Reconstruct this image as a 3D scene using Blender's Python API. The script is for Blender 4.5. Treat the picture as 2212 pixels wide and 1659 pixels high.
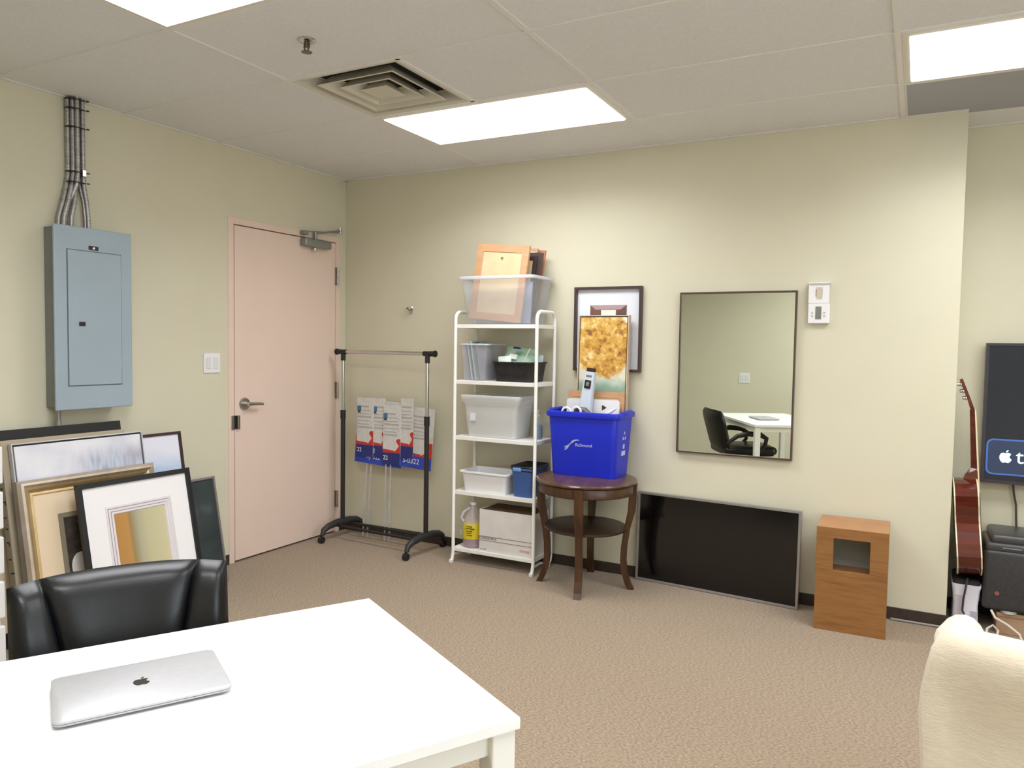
import bpy, bmesh, math, random
from mathutils import Matrix, Vector, Euler
random.seed(7)
PI = math.pi
for o in list(bpy.data.objects): bpy.data.objects.remove(o)
scn = bpy.context.scene
C = scn.collection

# ------------------------------------------------------------------ camera, world, exposure
YAW, PITCH, ROLL = 0.491752, 1.519479, 0.015438
cam_d = bpy.data.cameras.new('camera')
cam = bpy.data.objects.new('camera', cam_d); C.objects.link(cam)
cam_d.sensor_fit = 'HORIZONTAL'; cam_d.sensor_width = 36.0
cam_d.lens = 1637.0 / 2212.0 * 36.0
cam_d.clip_start = 0.02
cam.matrix_world = Matrix.Translation((3.723, -4.3437, 1.3871)) @ Matrix.Rotation(YAW, 4, 'Z') @ Matrix.Rotation(PITCH, 4, 'X') @ Matrix.Rotation(ROLL, 4, 'Z')
scn.camera = cam
w = bpy.data.worlds.new('world'); scn.world = w; w.use_nodes = True
w.node_tree.nodes['Background'].inputs[0].default_value = (0.80, 0.90, 1.0, 1)
w.node_tree.nodes['Background'].inputs[1].default_value = 7.0   # overcast sky, set to light the room through the added window
vs = scn.view_settings
vs.view_transform = 'Standard'; vs.look = 'None'; vs.gamma = 1.0; vs.use_curve_mapping = False
vs.exposure = 0.15
LAMP = 3.2            # radiance of the ceiling light lenses
TROFFER_W = 15.5      # downward beam of each troffer behind its prismatic lens
LAMP_COL = (0.955, 0.965, 0.985)

# ------------------------------------------------------------------ materials
def lin(c):
    return tuple((x/255/12.92 if x/255 <= 0.04045 else ((x/255+0.055)/1.055)**2.4) for x in c) + (1.0,)
MATS = {}
def mat(name, col, rough=0.5, metal=0.0, alpha=1.0, spec=0.5, emit=None, estr=0.0, coat=0.0, sheen=0.0):
    if name in MATS: return MATS[name]
    m = bpy.data.materials.new(name); m.use_nodes = True
    b = m.node_tree.nodes['Principled BSDF']
    b.inputs['Base Color'].default_value = lin(col)
    b.inputs['Roughness'].default_value = rough
    b.inputs['Metallic'].default_value = metal
    b.inputs['Alpha'].default_value = alpha
    b.inputs['Specular IOR Level'].default_value = spec
    b.inputs['Coat Weight'].default_value = coat
    b.inputs['Sheen Weight'].default_value = sheen
    if emit:
        b.inputs['Emission Color'].default_value = emit + (1.0,) if len(emit) == 3 else emit
        b.inputs['Emission Strength'].default_value = estr
    MATS[name] = m
    return m
def N(m, typ, **kw):
    n = m.node_tree.nodes.new(typ)
    for k, v in kw.items(): setattr(n, k, v)
    return n
def L(m, a, ao, b, bi): m.node_tree.links.new(a.outputs[ao], b.inputs[bi])
def bsdf(m): return m.node_tree.nodes['Principled BSDF']
def tex(m, scale=(1, 1, 1), rot=(0, 0, 0), coord='Object'):
    tc = N(m, 'ShaderNodeTexCoord'); mp = N(m, 'ShaderNodeMapping')
    mp.inputs['Scale'].default_value = scale; mp.inputs['Rotation'].default_value = rot
    L(m, tc, coord, mp, 'Vector'); return mp
def ramp(m, src, so, stops):
    r = N(m, 'ShaderNodeValToRGB'); e = r.color_ramp.elements
    while len(e) < len(stops): e.new(0.5)
    for i, (p, c) in enumerate(stops):
        e[i].position = p; e[i].color = lin(c)
    L(m, src, so, r, 'Fac'); return r
def noisy(name, cols, scale=8, stretch=(1, 1, 1), rough=0.6, bump=0.0, bscale=None, detail=4, metal=0.0, rot=(0, 0, 0), lo=0.3, hi=0.7, spec=0.5, coat=0.0, dist=0.002, sheen=0.0):
    if name in MATS: return MATS[name]
    m = mat(name, cols[0], rough, metal, spec=spec, coat=coat, sheen=sheen)
    mp = tex(m, stretch, rot); n = N(m, 'ShaderNodeTexNoise')
    n.inputs['Scale'].default_value = scale; n.inputs['Detail'].default_value = detail
    L(m, mp, 'Vector', n, 'Vector')
    k = len(cols)
    r = ramp(m, n, 'Fac', [(lo+(hi-lo)*i/(k-1), c) for i, c in enumerate(cols)])
    L(m, r, 'Color', bsdf(m), 'Base Color')
    if bump:
        n2 = n
        if bscale:
            n2 = N(m, 'ShaderNodeTexNoise'); n2.inputs['Scale'].default_value = bscale; n2.inputs['Detail'].default_value = 3
            L(m, mp, 'Vector', n2, 'Vector')
        bp = N(m, 'ShaderNodeBump'); bp.inputs['Strength'].default_value = bump; bp.inputs['Distance'].default_value = dist
        L(m, n2, 'Fac', bp, 'Height'); L(m, bp, 'Normal', bsdf(m), 'Normal')
    return m

M_WALL = noisy('wall_paint', [(214, 209, 186), (217, 212, 189)], scale=3, rough=0.75, bump=0.08, bscale=260, dist=0.001)
M_CARPET = noisy('carpet', [(124, 107, 89), (156, 137, 115), (180, 160, 137)], scale=85, stretch=(1, 2.2, 1), rot=(0, 0, 0.6), rough=0.95, bump=0.7, bscale=190, detail=6, lo=0.32, hi=0.68, spec=0.1, dist=0.004, sheen=0.2)
M_TILE = noisy('ceiling_tile', [(226, 227, 228), (233, 234, 235)], scale=90, rough=0.9, bump=0.35, bscale=160, dist=0.002, spec=0.2)
M_TBAR = mat('grid_bar_paint', (230, 229, 225), 0.6)
M_BASE = noisy('vinyl_base', [(52, 42, 36), (66, 53, 45)], scale=20, rough=0.5)
M_DOOR = noisy('door_paint', [(231, 208, 194), (234, 211, 197)], scale=5, rough=0.55, bump=0.04, bscale=300, dist=0.001)
M_STEEL = noisy('satin_steel', [(176, 172, 166), (192, 188, 182)], scale=30, rough=0.32, metal=1.0)
M_GREYMETAL = mat('grey_closer_metal', (150, 152, 150), 0.4, 0.6)
M_DARK = mat('dark_gap', (30, 26, 24), 0.9)
M_WHITEPL = mat('white_plastic', (238, 238, 240), 0.35)
M_WHITEMET = mat('white_powder_coat', (240, 239, 233), 0.35)
M_BLACKPL = mat('black_plastic', (30, 28, 29), 0.45)
M_CHROME = mat('chrome', (205, 205, 205), 0.15, 1.0)
M_CLEAR = mat('clear_plastic', (214, 216, 222), 0.15, alpha=0.22)
M_CLEARRIM = mat('clear_plastic_rim', (226, 228, 234), 0.2, alpha=0.55)
M_FROST = mat('frosted_plastic', (236, 236, 234), 0.4, alpha=0.5)
M_PANEL = noisy('panel_enamel', [(156, 172, 184), (161, 177, 189)], scale=4, rough=0.42)
M_LEATHER = noisy('black_leather', [(10, 11, 14), (16, 17, 21)], scale=60, rough=0.33, bump=0.15, bscale=220, dist=0.001, spec=0.42)
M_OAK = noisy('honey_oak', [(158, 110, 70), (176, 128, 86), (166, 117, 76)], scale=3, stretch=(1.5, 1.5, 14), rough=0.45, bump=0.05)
M_DKWOOD = noisy('dark_walnut', [(58, 36, 20), (86, 55, 30)], scale=4, stretch=(8, 8, 1), rough=0.35)
M_PINE = noisy('orange_pine', [(196, 148, 108), (208, 162, 122)], scale=5, stretch=(2, 2, 9), rough=0.5)
M_WHITE = mat('white_paper', (240, 240, 240), 0.7)
M_BLACK = mat('black_paint', (24, 24, 27), 0.4)

# ------------------------------------------------------------------ mesh builder
class MB:
    def __init__(s): s.bm = bmesh.new()
    def box(s, x0, x1, y0, y1, z0, z1, bev=0.0, seg=2, mx=None):
        m = Matrix.Translation(((x0+x1)/2, (y0+y1)/2, (z0+z1)/2)) @ Matrix.Diagonal((abs(x1-x0), abs(y1-y0), abs(z1-z0), 1))
        if mx is not None: m = mx @ m
        g = bmesh.ops.create_cube(s.bm, size=1.0, matrix=m)
        if bev > 0:
            ed = {e for v in g['verts'] for e in v.link_edges}
            bmesh.ops.bevel(s.bm, geom=list(ed), offset=bev, segments=seg, affect='EDGES', profile=0.5)
        return s
    def loft(s, rings, cap0=True, cap1=True, ring_closed=True, loop=False):
        bm = s.bm; R = [[bm.verts.new(p) for p in r] for r in rings]
        n = len(R[0]); m = len(R)
        for i in range(m if loop else m-1):
            a, b = R[i], R[(i+1) % m]
            for j in range(n if ring_closed else n-1):
                k = (j+1) % n
                try: bm.faces.new((a[j], a[k], b[k], b[j]))
                except ValueError: pass
        if not loop and ring_closed:
            if cap0: bm.faces.new(list(reversed(R[0])))
            if cap1: bm.faces.new(R[-1])
        return s
    def cyl(s, p0, p1, r0, r1=None, n=16):
        r1 = r0 if r1 is None else r1
        p0, p1 = Vector(p0), Vector(p1); d = (p1-p0).normalized()
        a = d.orthogonal().normalized(); b = d.cross(a)
        ring = lambda p, r: [p + (a*math.cos(2*PI*i/n) + b*math.sin(2*PI*i/n))*r for i in range(n)]
        return s.loft([ring(p0, r0), ring(p1, r1)])
    def tube(s, pts, r, n=8, closed=False):
        P_ = [Vector(p) for p in pts]; m = len(P_)
        rs = r if isinstance(r, (list, tuple)) else [r]*m
        rings = []; prev = None
        for i, p in enumerate(P_):
            if closed: d = P_[(i+1) % m]-P_[i-1]
            else: d = P_[min(i+1, m-1)]-P_[max(i-1, 0)]
            d.normalize()
            if prev is None: a = d.orthogonal().normalized()
            else:
                a = prev - d*prev.dot(d); a.normalize()
            prev = a; b = d.cross(a)
            rings.append([p + (a*math.cos(2*PI*j/n)+b*math.sin(2*PI*j/n))*rs[i] for j in range(n)])
        return s.loft(rings, loop=closed)
    def lathe(s, prof, n=24, c=(0, 0)):
        rings = [[(c[0]+max(r, 1e-5)*math.cos(2*PI*j/n), c[1]+max(r, 1e-5)*math.sin(2*PI*j/n), z) for j in range(n)] for r, z in prof]
        return s.loft(rings)
    def prism(s, poly, y0, y1):
        return s.loft([[(x, y0, z) for x, z in poly], [(x, y1, z) for x, z in poly]])
    def frame(s, w, h, prof, z0=0.0):
        rings = [[(-w/2+i, y, z0+i), (w/2-i, y, z0+i), (w/2-i, y, z0+h-i), (-w/2+i, y, z0+h-i)] for i, y in prof]
        return s.loft(rings, loop=True)
    def sphere(s, c, r, seg=16, sc=(1, 1, 1)):
        bmesh.ops.create_uvsphere(s.bm, u_segments=seg, v_segments=max(6, seg//2), radius=r, matrix=Matrix.Translation(c) @ Matrix.Diagonal((*sc, 1)))
        return s
    def xf(s, mx): bmesh.ops.transform(s.bm, matrix=mx, verts=s.bm.verts); return s
    def mesh(s, name, m, smooth=False):
        bmesh.ops.recalc_face_normals(s.bm, faces=s.bm.faces)
        me = bpy.data.meshes.new(name); s.bm.to_mesh(me); s.bm.free()
        if m: me.materials.append(m)
        if smooth: smooth_mesh(me)
        return me
def smooth_mesh(me, ang=40):
    for p in me.polygons: p.use_smooth = True
    try: me.set_sharp_from_angle(angle=math.radians(ang))
    except Exception: pass
def rrect(w, d, r, z, n=4, c=(0, 0)):
    out = []
    for k, (sx, sy) in enumerate(((1, 1), (-1, 1), (-1, -1), (1, -1))):
        for i in range(n+1):
            a = (k + i/n)*PI/2
            out.append((c[0]+sx*(w/2-r)+r*math.cos(a), c[1]+sy*(d/2-r)+r*math.sin(a), z))
    return out
def rrect_xz(w, h, r, x=0, z=0, n=5):
    return [(x+p[0], z+h/2+p[1]) for p in rrect(w, h, r, 0, n)]
def obj(name, me, parent=None, loc=None, rot=None):
    o = bpy.data.objects.new(name, me); C.objects.link(o); o.parent = parent
    if loc: o.location = loc
    if rot: o.rotation_euler = rot
    return o
def part(name, mb, m, parent, smooth=False, label=None):
    o = obj(name, mb.mesh(name, m, smooth), parent)
    if label: o['label'] = label
    return o
def thing(name, label, cat, loc=(0, 0, 0), rz=0.0, rx=0.0, group=None):
    o = bpy.data.objects.new(name, None); C.objects.link(o)
    o.empty_display_size = 0.05
    o.location = loc; o.rotation_euler = (rx, 0, rz)
    o['label'] = label; o['category'] = cat
    if group: o['group'] = group
    return o
def tag(o, label, cat, group=None):
    o['label'] = label; o['category'] = cat
    if group: o['group'] = group
    return o
def struct(name, mb=None, m=None):
    if mb is None:
        o = bpy.data.objects.new(name, None); C.objects.link(o)
    else: o = obj(name, mb.mesh(name, m))
    o['kind'] = 'structure'; return o
def text_mesh(s, size, m, name='lettering', extrude=0.0006, align='CENTER'):
    cu = bpy.data.curves.new('t', 'FONT'); cu.body = s; cu.size = size; cu.extrude = extrude
    cu.align_x = align; cu.align_y = 'CENTER'
    t = bpy.data.objects.new('t', cu); C.objects.link(t)
    dg = bpy.context.evaluated_depsgraph_get()
    me = bpy.data.meshes.new_from_object(t.evaluated_get(dg))
    bpy.data.objects.remove(t); bpy.data.curves.remove(cu)
    me.name = name; me.materials.clear(); me.materials.append(m)
    return me
def text(s, size, m, parent, loc, rot=(PI/2, 0, 0), name='lettering', sx=1.0, align='CENTER'):
    me = text_mesh(s, size, m, name, align=align)
    if sx != 1.0: me.transform(Matrix.Diagonal((sx, 1, 1, 1)))
    return obj(name, me, parent, loc, rot)
def arc(cx, cz, r, a0, a1, n, f):
    return [f(cx+r*math.cos(a0+(a1-a0)*i/n), cz+r*math.sin(a0+(a1-a0)*i/n)) for i in range(n+1)]
APPLE = [(0, .27), (.1, .32), (.2, .33), (.3, .29), (.36, .22), (.29, .15), (.25, .05), (.27, -.06), (.34, -.13), (.40, -.16), (.36, -.27), (.28, -.38), (.19, -.45), (.1, -.44), (0, -.41), (-.1, -.44), (-.19, -.45), (-.28, -.38), (-.37, -.24), (-.41, -.08), (-.40, .08), (-.35, .22), (-.26, .30), (-.16, .33), (-.07, .30)]
LEAF = [(.0, .36), (.02, .45), (.10, .54), (.17, .56), (.16, .47), (.10, .39)]

# ------------------------------------------------------------------ room shell
H = 2.5587; XA = 1.1696; D0 = 0.5463; T = 0.61
XE = 3.893; YR = 0.345; XR = 6.6; YF = -4.9
struct('floor', MB().box(-.12, XR+.12, YF-.12, YR+.12, -.1, 0), M_CARPET)
dy0, dy1, dzt = -1.078, -0.068, 2.142
struct('wall_left', MB().box(-.12, 0, YF-.12, dy0, 0, H+.1).box(-.12, 0, dy1, YR+.12, 0, H+.1).box(-.12, 0, dy0, dy1, dzt, H+.1).box(-.12, -.09, dy0, dy1, 0, dzt), M_WALL)
struct('wall_back', MB().box(0, XE, 0, YR+.12, 0, H+.1, .003, 2), M_WALL)
struct('wall_recess', MB().box(XE, XR+.12, YR, YR+.12, 0, H+.1), M_WALL)
wy0, wy1, wz0, wz1 = -4.75, -2.55, .85, 2.2
struct('wall_right', MB().box(XR, XR+.12, YF-.12, wy0, 0, H+.1).box(XR, XR+.12, wy1, YR, 0, H+.1).box(XR, XR+.12, wy0, wy1, 0, wz0).box(XR, XR+.12, wy0, wy1, wz1, H+.1), M_WALL)
win = struct('added_window_1')  # unseen window added so daylight lifts the left wall and ceiling
M_WFR = mat('window_frame_paint', (226, 226, 224), .4)
for a, b in ((wy0, wy0+.05), (-3.675, -3.625), (wy1-.05, wy1)): part('frame_upright', MB().box(XR+.03, XR+.09, a, b, wz0, wz1, .003), M_WFR, win)
for a, b in ((wz0, wz0+.05), (wz1-.05, wz1)): part('frame_rail', MB().box(XR+.03, XR+.09, wy0+.05, wy1-.05, a, b, .003), M_WFR, win)
for a, b in ((wy0+.05, -3.675), (-3.625, wy1-.05)): part('pane', MB().box(XR+.058, XR+.062, a, b, wz0+.05, wz1-.05), mat('window_glass', (240, 246, 248), .02, alpha=.08), win)
part('window_sill', MB().box(XR-.06, XR+.03, wy0-.03, wy1+.03, wz0-.03, wz0, .004), M_WFR, win)
pl = bpy.data.lights.new('window_portal', 'AREA'); pl.shape = 'RECTANGLE'; pl.size = 2.1; pl.size_y = 1.25; pl.cycles.is_portal = True
po = bpy.data.objects.new('window_portal', pl); C.objects.link(po); po.location = (XR+.1, (wy0+wy1)/2, (wz0+wz1)/2); po.rotation_euler = (PI/2, 0, PI/2); po.parent = win
struct('wall_front', MB().box(0, XR, YF-.12, YF, 0, H+.1), M_WALL)
bh = .064
struct('baseboard_left', MB().box(0, .008, YF, dy0, 0, bh, .002).box(0, .008, dy1, 0, 0, bh, .002), M_BASE)
struct('baseboard_back', MB().box(.008, XE+.008, -.008, 0, 0, bh, .002).box(XE, XE+.008, 0, YR, 0, bh, .002), M_BASE)
struct('baseboard_recess', MB().box(XE+.008, XR, YR-.008, YR, 0, bh, .002), M_BASE)
struct('baseboard_front', MB().box(.008, XR, YF, YF+.008, 0, bh, .002), M_BASE)
struct('baseboard_right', MB().box(XR-.008, XR, YF+.008, YR-.008, 0, bh, .002), M_BASE)

# ceiling: slab, lay-in tiles, T-bars
ceil = struct('ceiling', MB().box(-.12, XR+.12, YF-.12, YR+.12, H+.1, H+.16), mat('plenum', (120, 116, 110), 0.9))
xs = [0, XA, XA+2*T, XA+4*T, XA+6*T, XA+8*T-.02, XR]
xs[5] = XA+8*T
xs = [x for x in xs if x < XR] + [XR]
ys = [YR, -(D0-T)] + [-(D0+k*T) for k in range(0, 8)]
ys = [y for y in ys if y > YF] + [YF]
def ly(k): return -(D0+k*T)
lights = [(1, 0), (3, 0), (1, 3), (3, 3), (2, 5), (5, 0), (5, 3), (5, 6)]  # the panel over the desk is added to brighten the mirrored wall
special = {(i, k) for i, k in lights} | {(1, 1), (3, -1)}
tile_cache = {}
def tile(x0, x1, y0, y1):
    g = .002
    key = (round(x1-x0, 4), round(y1-y0, 4))
    if key not in tile_cache:
        a, b = key
        tile_cache[key] = MB().box(-a/2+g, a/2-g, -b/2+g, b/2-g, 0.004, 0.02, .002, 1).mesh('ceiling_tile', M_TILE)
    return obj('ceiling_tile', tile_cache[key], ceil, ((x0+x1)/2, (y0+y1)/2, H))
for i in range(len(xs)-1):
    for j in range(len(ys)-1):
        k = j-2  # row between ys[j] and ys[j+1]; row index of its upper-y line
        x0, x1, y1, y0 = xs[i], xs[i+1], ys[j], ys[j+1]
        row = j-2 if j >= 2 else (-1 if j == 1 else -2)
        if y0 > -0.001 and x1 <= XE: continue
        if row == -2 and x0 < XE: x0 = max(x0, XE)
        if row == -2 and x1 <= XE: continue
        if row == -1 and x1 <= 3.61: y1 = 0.0
        if (i, row) in special:
            if (i, row) == (1, 1): tile(x0+T, x1, y0, y1)
            continue
        tile(x0, x1, y0, y1)
bw = .0115
for x in xs[1:-1]:
    ob = part('grid_bar', MB().box(x-bw, x+bw, YF, 0 if x < XE else YR, H-.0008, H+.03), M_TBAR, ceil)
for y in ys[1:-1]:
    part('grid_bar', MB().box(0 if y < 0 else XE, XR, y-bw, y+bw, H-.0006, H+.03), M_TBAR, ceil)
part('grid_bar', MB().box(XA+T-bw, XA+T+bw, ly(2), ly(1), H-.0006, H+.03), M_TBAR, ceil)
part('wall_angle', MB().box(0, .02, YF, 0, H-.001, H+.02).box(0, XE, -.02, 0, H-.001, H+.02).box(XE, XR, YR-.02, YR, H-.001, H+.02), M_TBAR, ceil)

# ceiling lights
M_LENS = mat('light_lens', (250, 250, 250), 0.4, emit=LAMP_COL, estr=LAMP)
M_LFRAME = mat('light_frame_paint', (226, 222, 212), 0.5)
lab = {(1, 0): 'lit prismatic ceiling light panel beside the square air diffuser', (3, 0): 'lit ceiling light panel beside the grey perforated return grille', (1, 3): 'lit ceiling light panel between the air diffuser and the white desk', (3, 3): 'lit ceiling light panel above the cream armchair', (1, 6): 'lit ceiling light panel over the wall switch behind the desk', (2, 5): 'added unseen ceiling light panel above the white desk', (5, 0): 'lit ceiling light panel above the far side of the television recess', (5, 3): 'lit ceiling light panel beyond the cream armchair', (5, 6): 'lit ceiling light panel in the corner farthest from the door'}
for i, k in lights:
    x0 = xs[i]; x1 = min(x0+2*T, XR); y1, y0 = ly(k), ly(k+1)
    cx, cy, w_, d_ = (x0+x1)/2, (y0+y1)/2, x1-x0-.024, y1-y0-.024
    t = thing('ceiling_light', lab[(i, k)], 'light', (cx, cy, H), group='ceiling light panels')
    iw, idp = w_-.052, d_-.052
    rings = [rrect(w_, d_, .002, z, 1) for z in (0.02, -.001)] + [rrect(iw, idp, .002, z, 1) for z in (-.004, .02)]
    part('frame', MB().loft(rings, loop=True), M_LFRAME, t)
    part('lens', MB().loft([rrect(iw, idp, .002, .01, 1), rrect(iw-.006, idp-.006, .002, -.008, 1)]), M_LENS, t)
    la = bpy.data.lights.new('troffer_beam', 'AREA'); la.shape = 'RECTANGLE'; la.size = iw-.02; la.size_y = idp-.02
    la.energy = TROFFER_W*(iw*idp)/.61; la.color = LAMP_COL; la.spread = math.radians(150)
    lo = bpy.data.objects.new('lamp_beam', la); C.objects.link(lo); lo.parent = t; lo.location = (0, 0, -.0095)

# square supply diffuser
t = thing('air_diffuser', 'square white ceiling air diffuser with stepped louvres', 'air vent', (XA+T/2, ly(1.5), H))
M_DIFF = mat('diffuser_paint', (212, 208, 192), 0.45)
def sq(h, z): return [(-h, -h, z), (h, -h, z), (h, h, z), (-h, h, z)]
part('outer_frame', MB().loft([sq(.292, .0), sq(.292, .004), sq(.29, .02), sq(.255, .06), sq(.252, .06), sq(.27, .004)], loop=True), M_DIFF, t)
for h in (.215, .145, .075):
    lv = MB()
    if h > .1: lv.loft([sq(h, -.004), sq(h-.05, .045), sq(h-.054, .045), sq(h-.012, -.004)], loop=True)
    else: lv.loft([sq(h, -.004), sq(h-.04, .04)])
    part('louvre' if h > .1 else 'centre_plate', lv, M_DIFF, t)
part('duct_throat', MB().loft([sq(.255, .06), sq(.2, .09)], cap0=False), mat('duct_inside', (26, 26, 28), 0.9), t)
# perforated return grille
t = thing('return_air_grille', 'blue grey perforated return air grille beside the ceiling light', 'air vent', ((xs[3]+xs[4])/2, ly(-.5), H))
M_PERF = mat('perforated_grille', (150, 152, 160), 0.5)
mp = tex(M_PERF, (110, 110, 110)); vo = N(M_PERF, 'ShaderNodeTexVoronoi'); vo.inputs['Scale'].default_value = 1.0; vo.inputs['Randomness'].default_value = 0.0
L(M_PERF, mp, 'Vector', vo, 'Vector')
rp = ramp(M_PERF, vo, 'Distance', [(.28, (96, 98, 106)), (.36, (164, 166, 174))]); L(M_PERF, rp, 'Color', bsdf(M_PERF), 'Base Color')
part('perforated_panel', MB().box(-.596, .596, -.291, .291, .003, .012), M_PERF, t)
part('frame', MB().loft([rrect(1.196, .586, .001, z, 1) for z in (.012, 0)] + [rrect(1.18, .57, .001, z, 1) for z in (0, .012)], loop=True), M_LFRAME, t)
# sprinkler
t = thing('sprinkler_head', 'small pendent fire sprinkler head on a ceiling tile', 'sprinkler', (1.576, -2.072, H+.004))
M_BRASS = mat('dull_chrome', (120, 108, 100), 0.3, 1.0)
part('escutcheon', MB().lathe([(.036, 0), (.036, -.003), (.026, -.010), (.012, -.012)], 24), M_CHROME, t, True)
part('frame_arms', MB().cyl((0, 0, -.01), (0, 0, -.03), .008).tube([(-.012, 0, -.012), (-.014, 0, -.03), (0, 0, -.046)], .003).tube([(.012, 0, -.012), (.014, 0, -.03), (0, 0, -.046)], .003), M_BRASS, t, True)
part('deflector', MB().lathe([(.004, -.044), (.021, -.047), (.021, -.049), (.004, -.05)], 20), M_BRASS, t, True)

# ------------------------------------------------------------------ door
door = struct('door_1')
fx = .005
part('frame_jamb', MB().box(-.09, fx, dy0, -1.034, 0, dzt, .003), M_DOOR, door)
part('frame_jamb', MB().box(-.09, fx, -.110, dy1, 0, dzt, .003), M_DOOR, door)
part('frame_header', MB().box(-.09, fx, -1.034, -.110, 2.101, dzt, .003), M_DOOR, door)
part('door_leaf', MB().box(-.045, .004, -1.029, -.115, .012, 2.095, .002), M_DOOR, door)
part('stop_gap', MB().box(-.085, -.05, -1.034, -.110, 0, 2.101), M_DARK, door)
hd = part('lever_handle', MB().cyl((.004, -.955, .993), (.016, -.955, .993), .041, .036, 28).cyl((.016, -.955, .993), (.05, -.955, .993), .014, .012).tube([(.05, -.962, .993), (.053, -.93, .994), (.054, -.88, .992), (.050, -.845, .988)], [.012, .0105, .0095, .0085], 12), M_STEEL, door, True, 'satin steel lever handle')
part('keyhole', MB().cyl((.05, -.962, .993), (.064, -.962, .993), .010, .009), M_CHROME, hd, True)
part('strike_cover', MB().box(.004, .024, -1.022, -1.004, .838, .926, .003), M_CHROME, door)
part('strike_plate', MB().box(.004, .012, -1.062, -1.04, .838, .926, .002), M_CHROME, door)
part('strike_slot', MB().box(-.01, .007, -1.04, -1.022, .84, .924), M_DARK, door)
for z0, z1 in ((1.80, 1.925), (.985, 1.10), (.19, .308)):
    part('hinge', MB().cyl((.024, -.112, z0), (.024, -.112, z1), .0085, n=12).box(.004, .012, -.124, -.102, z0, z1), M_STEEL, door, True)
cl = part('door_closer', MB().box(.004, .062, -.475, -.215, 2.035, 2.09, .012, 3), M_GREYMETAL, door, True, 'grey hydraulic door closer body')
part('closer_arm', MB().box(.028, .044, -.36, -.10, 2.125, 2.138, mx=Matrix.Translation((.036, -.36, 2.13)) @ Matrix.Rotation(.20, 4, 'X') @ Matrix.Translation((-.036, .36, -2.13))).box(.03, .042, -.46, -.10, 2.16, 2.168, mx=Matrix.Translation((.036, -.46, 2.13)) @ Matrix.Rotation(.10, 4, 'X') @ Matrix.Translation((-.036, .46, -2.16))).cyl((.036, -.355, 2.085), (.036, -.355, 2.14), .012), M_GREYMETAL, cl)
part('arm_bracket', MB().box(.005, .05, -.475, -.435, 2.112, 2.14, .003), M_GREYMETAL, cl)
part('arm_joint', MB().cyl((.036, -.105, 2.165), (.036, -.105, 2.205), .010), M_CHROME, cl, True)
part('closer_valve', MB().cyl((.034, -.36, 2.03), (.034, -.36, 2.015), .014), M_CHROME, cl, True)

# ------------------------------------------------------------------ electrical panel, conduits, switches
t = thing('electrical_panel', 'grey blue electrical breaker panel mounted on the wall', 'breaker panel', (0, -2.0, 1.04), PI/2)
# local x -> world +y, local -y -> world +x
part('back_box', MB().box(-.178, .178, -.104, 0, .01, .88, .003), mat('back_box_grey', (128, 132, 130), .6), t)  # back box in a darker grey than the cover
part('cover', MB().box(-.2, .2, -.118, -.104, 0, .887, .005, 2), M_PANEL, t)
dr = part('door_panel', MB().box(-.137, .137, -.124, -.118, .118, .772, .003, 2), M_PANEL, t)
part('door_gap', MB().frame(.282, .662, [(0, -.1185), (.004, -.1185), (.004, -.1175), (0, -.1175)], .114), mat('panel_gap', (96, 106, 112), .6), t)
part('latch', MB().box(-.086, -.056, -.128, -.123, .408, .428, .001), M_BLACKPL, dr)
part('latch_button', MB().cyl((-.063, -.128, .418), (-.063, -.131, .418), .006), mat('latch_dark', (60, 40, 60), .5), dr)
part('rating_label', MB().box(-.03, .02, -.1195, -.1178, .781, .801), M_BLACKPL, t)
part('label_mark', MB().cyl((-.004, -.1195, .791), (-.004, -.1202, .791), .006), M_WHITE, t)
for q in (.20, .60): part('hinge', MB().cyl((.139, -.121, q), (.139, -.121, q+.06), .004), M_PANEL, t, True)
part('conduit_stub', MB().cyl((-.15, -.05, -.075), (-.15, -.05, .012), .011).cyl((-.15, -.05, -.075), (-.15, -.05, -.055), .014), M_GREYMETAL, t, True)
t = thing('conduit_bundle', 'bundle of grey flexible conduits tied together above the breaker panel', 'conduit', (0, -2.0, 1.927), PI/2)
M_FLEX = noisy('flex_conduit', [(140, 137, 137), (200, 197, 197)], scale=120, stretch=(.2, .2, 3), rough=0.35, metal=0.7, bump=0.5)
for a, b, d0, d1 in [(-.125, -.066, .03, .02), (-.108, -.05, .045, .035), (-.09, -.036, .03, .05), (-.074, -.028, .05, .03), (.005, -.012, .04, .022), (.012, -.006, .055, .045)]:
    part('conduit', MB().tube([(a, -d0, 0), (a+(b-a)*.05, -d0, .05), (a+(b-a)*.45, -d0, .13), (a+(b-a)*.85, -d1, .21), (b, -d1, .27), (b, -d1, .45), (b, -d1, .655)], .0105, 10), M_FLEX, t, True)
for z in (.225, .275, .49, .58, .625):
    part('cable_tie', MB().loft([rrect(.088, .056, .02, z-.0025, 3, (-.037, -.034)), rrect(.088, .056, .02, z+.0025, 3, (-.037, -.034))]).box(.005, .016, -.066, -.056, z-.002, z+.003), M_BLACKPL, t)
part('connector', MB().box(-.022, -.002, -.068, -.05, .255, .29, .003), M_CHROME, t)
def switch(loc, rz, label):
    t = thing('light_switch', label, 'light switch', loc, rz)
    part('plate', MB().box(-.06, .06, -.007, 0, -.059, .059, .003, 2), M_WHITEPL, t)
    for s in (-.026, .026):
        part('rocker', MB().box(s-.017, s+.017, -.011, -.006, -.034, .034, .002, 1, Matrix.Rotation(.03, 4, 'X')), mat('rocker_plastic', (228, 228, 232), .3), t)
switch((0, -1.201, 1.252), PI/2, 'white double rocker light switch on the wall beside the pink door')
switch((1.913, YF, 1.04), PI, 'white double wall switch on the bare wall seen in the mirror')

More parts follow.
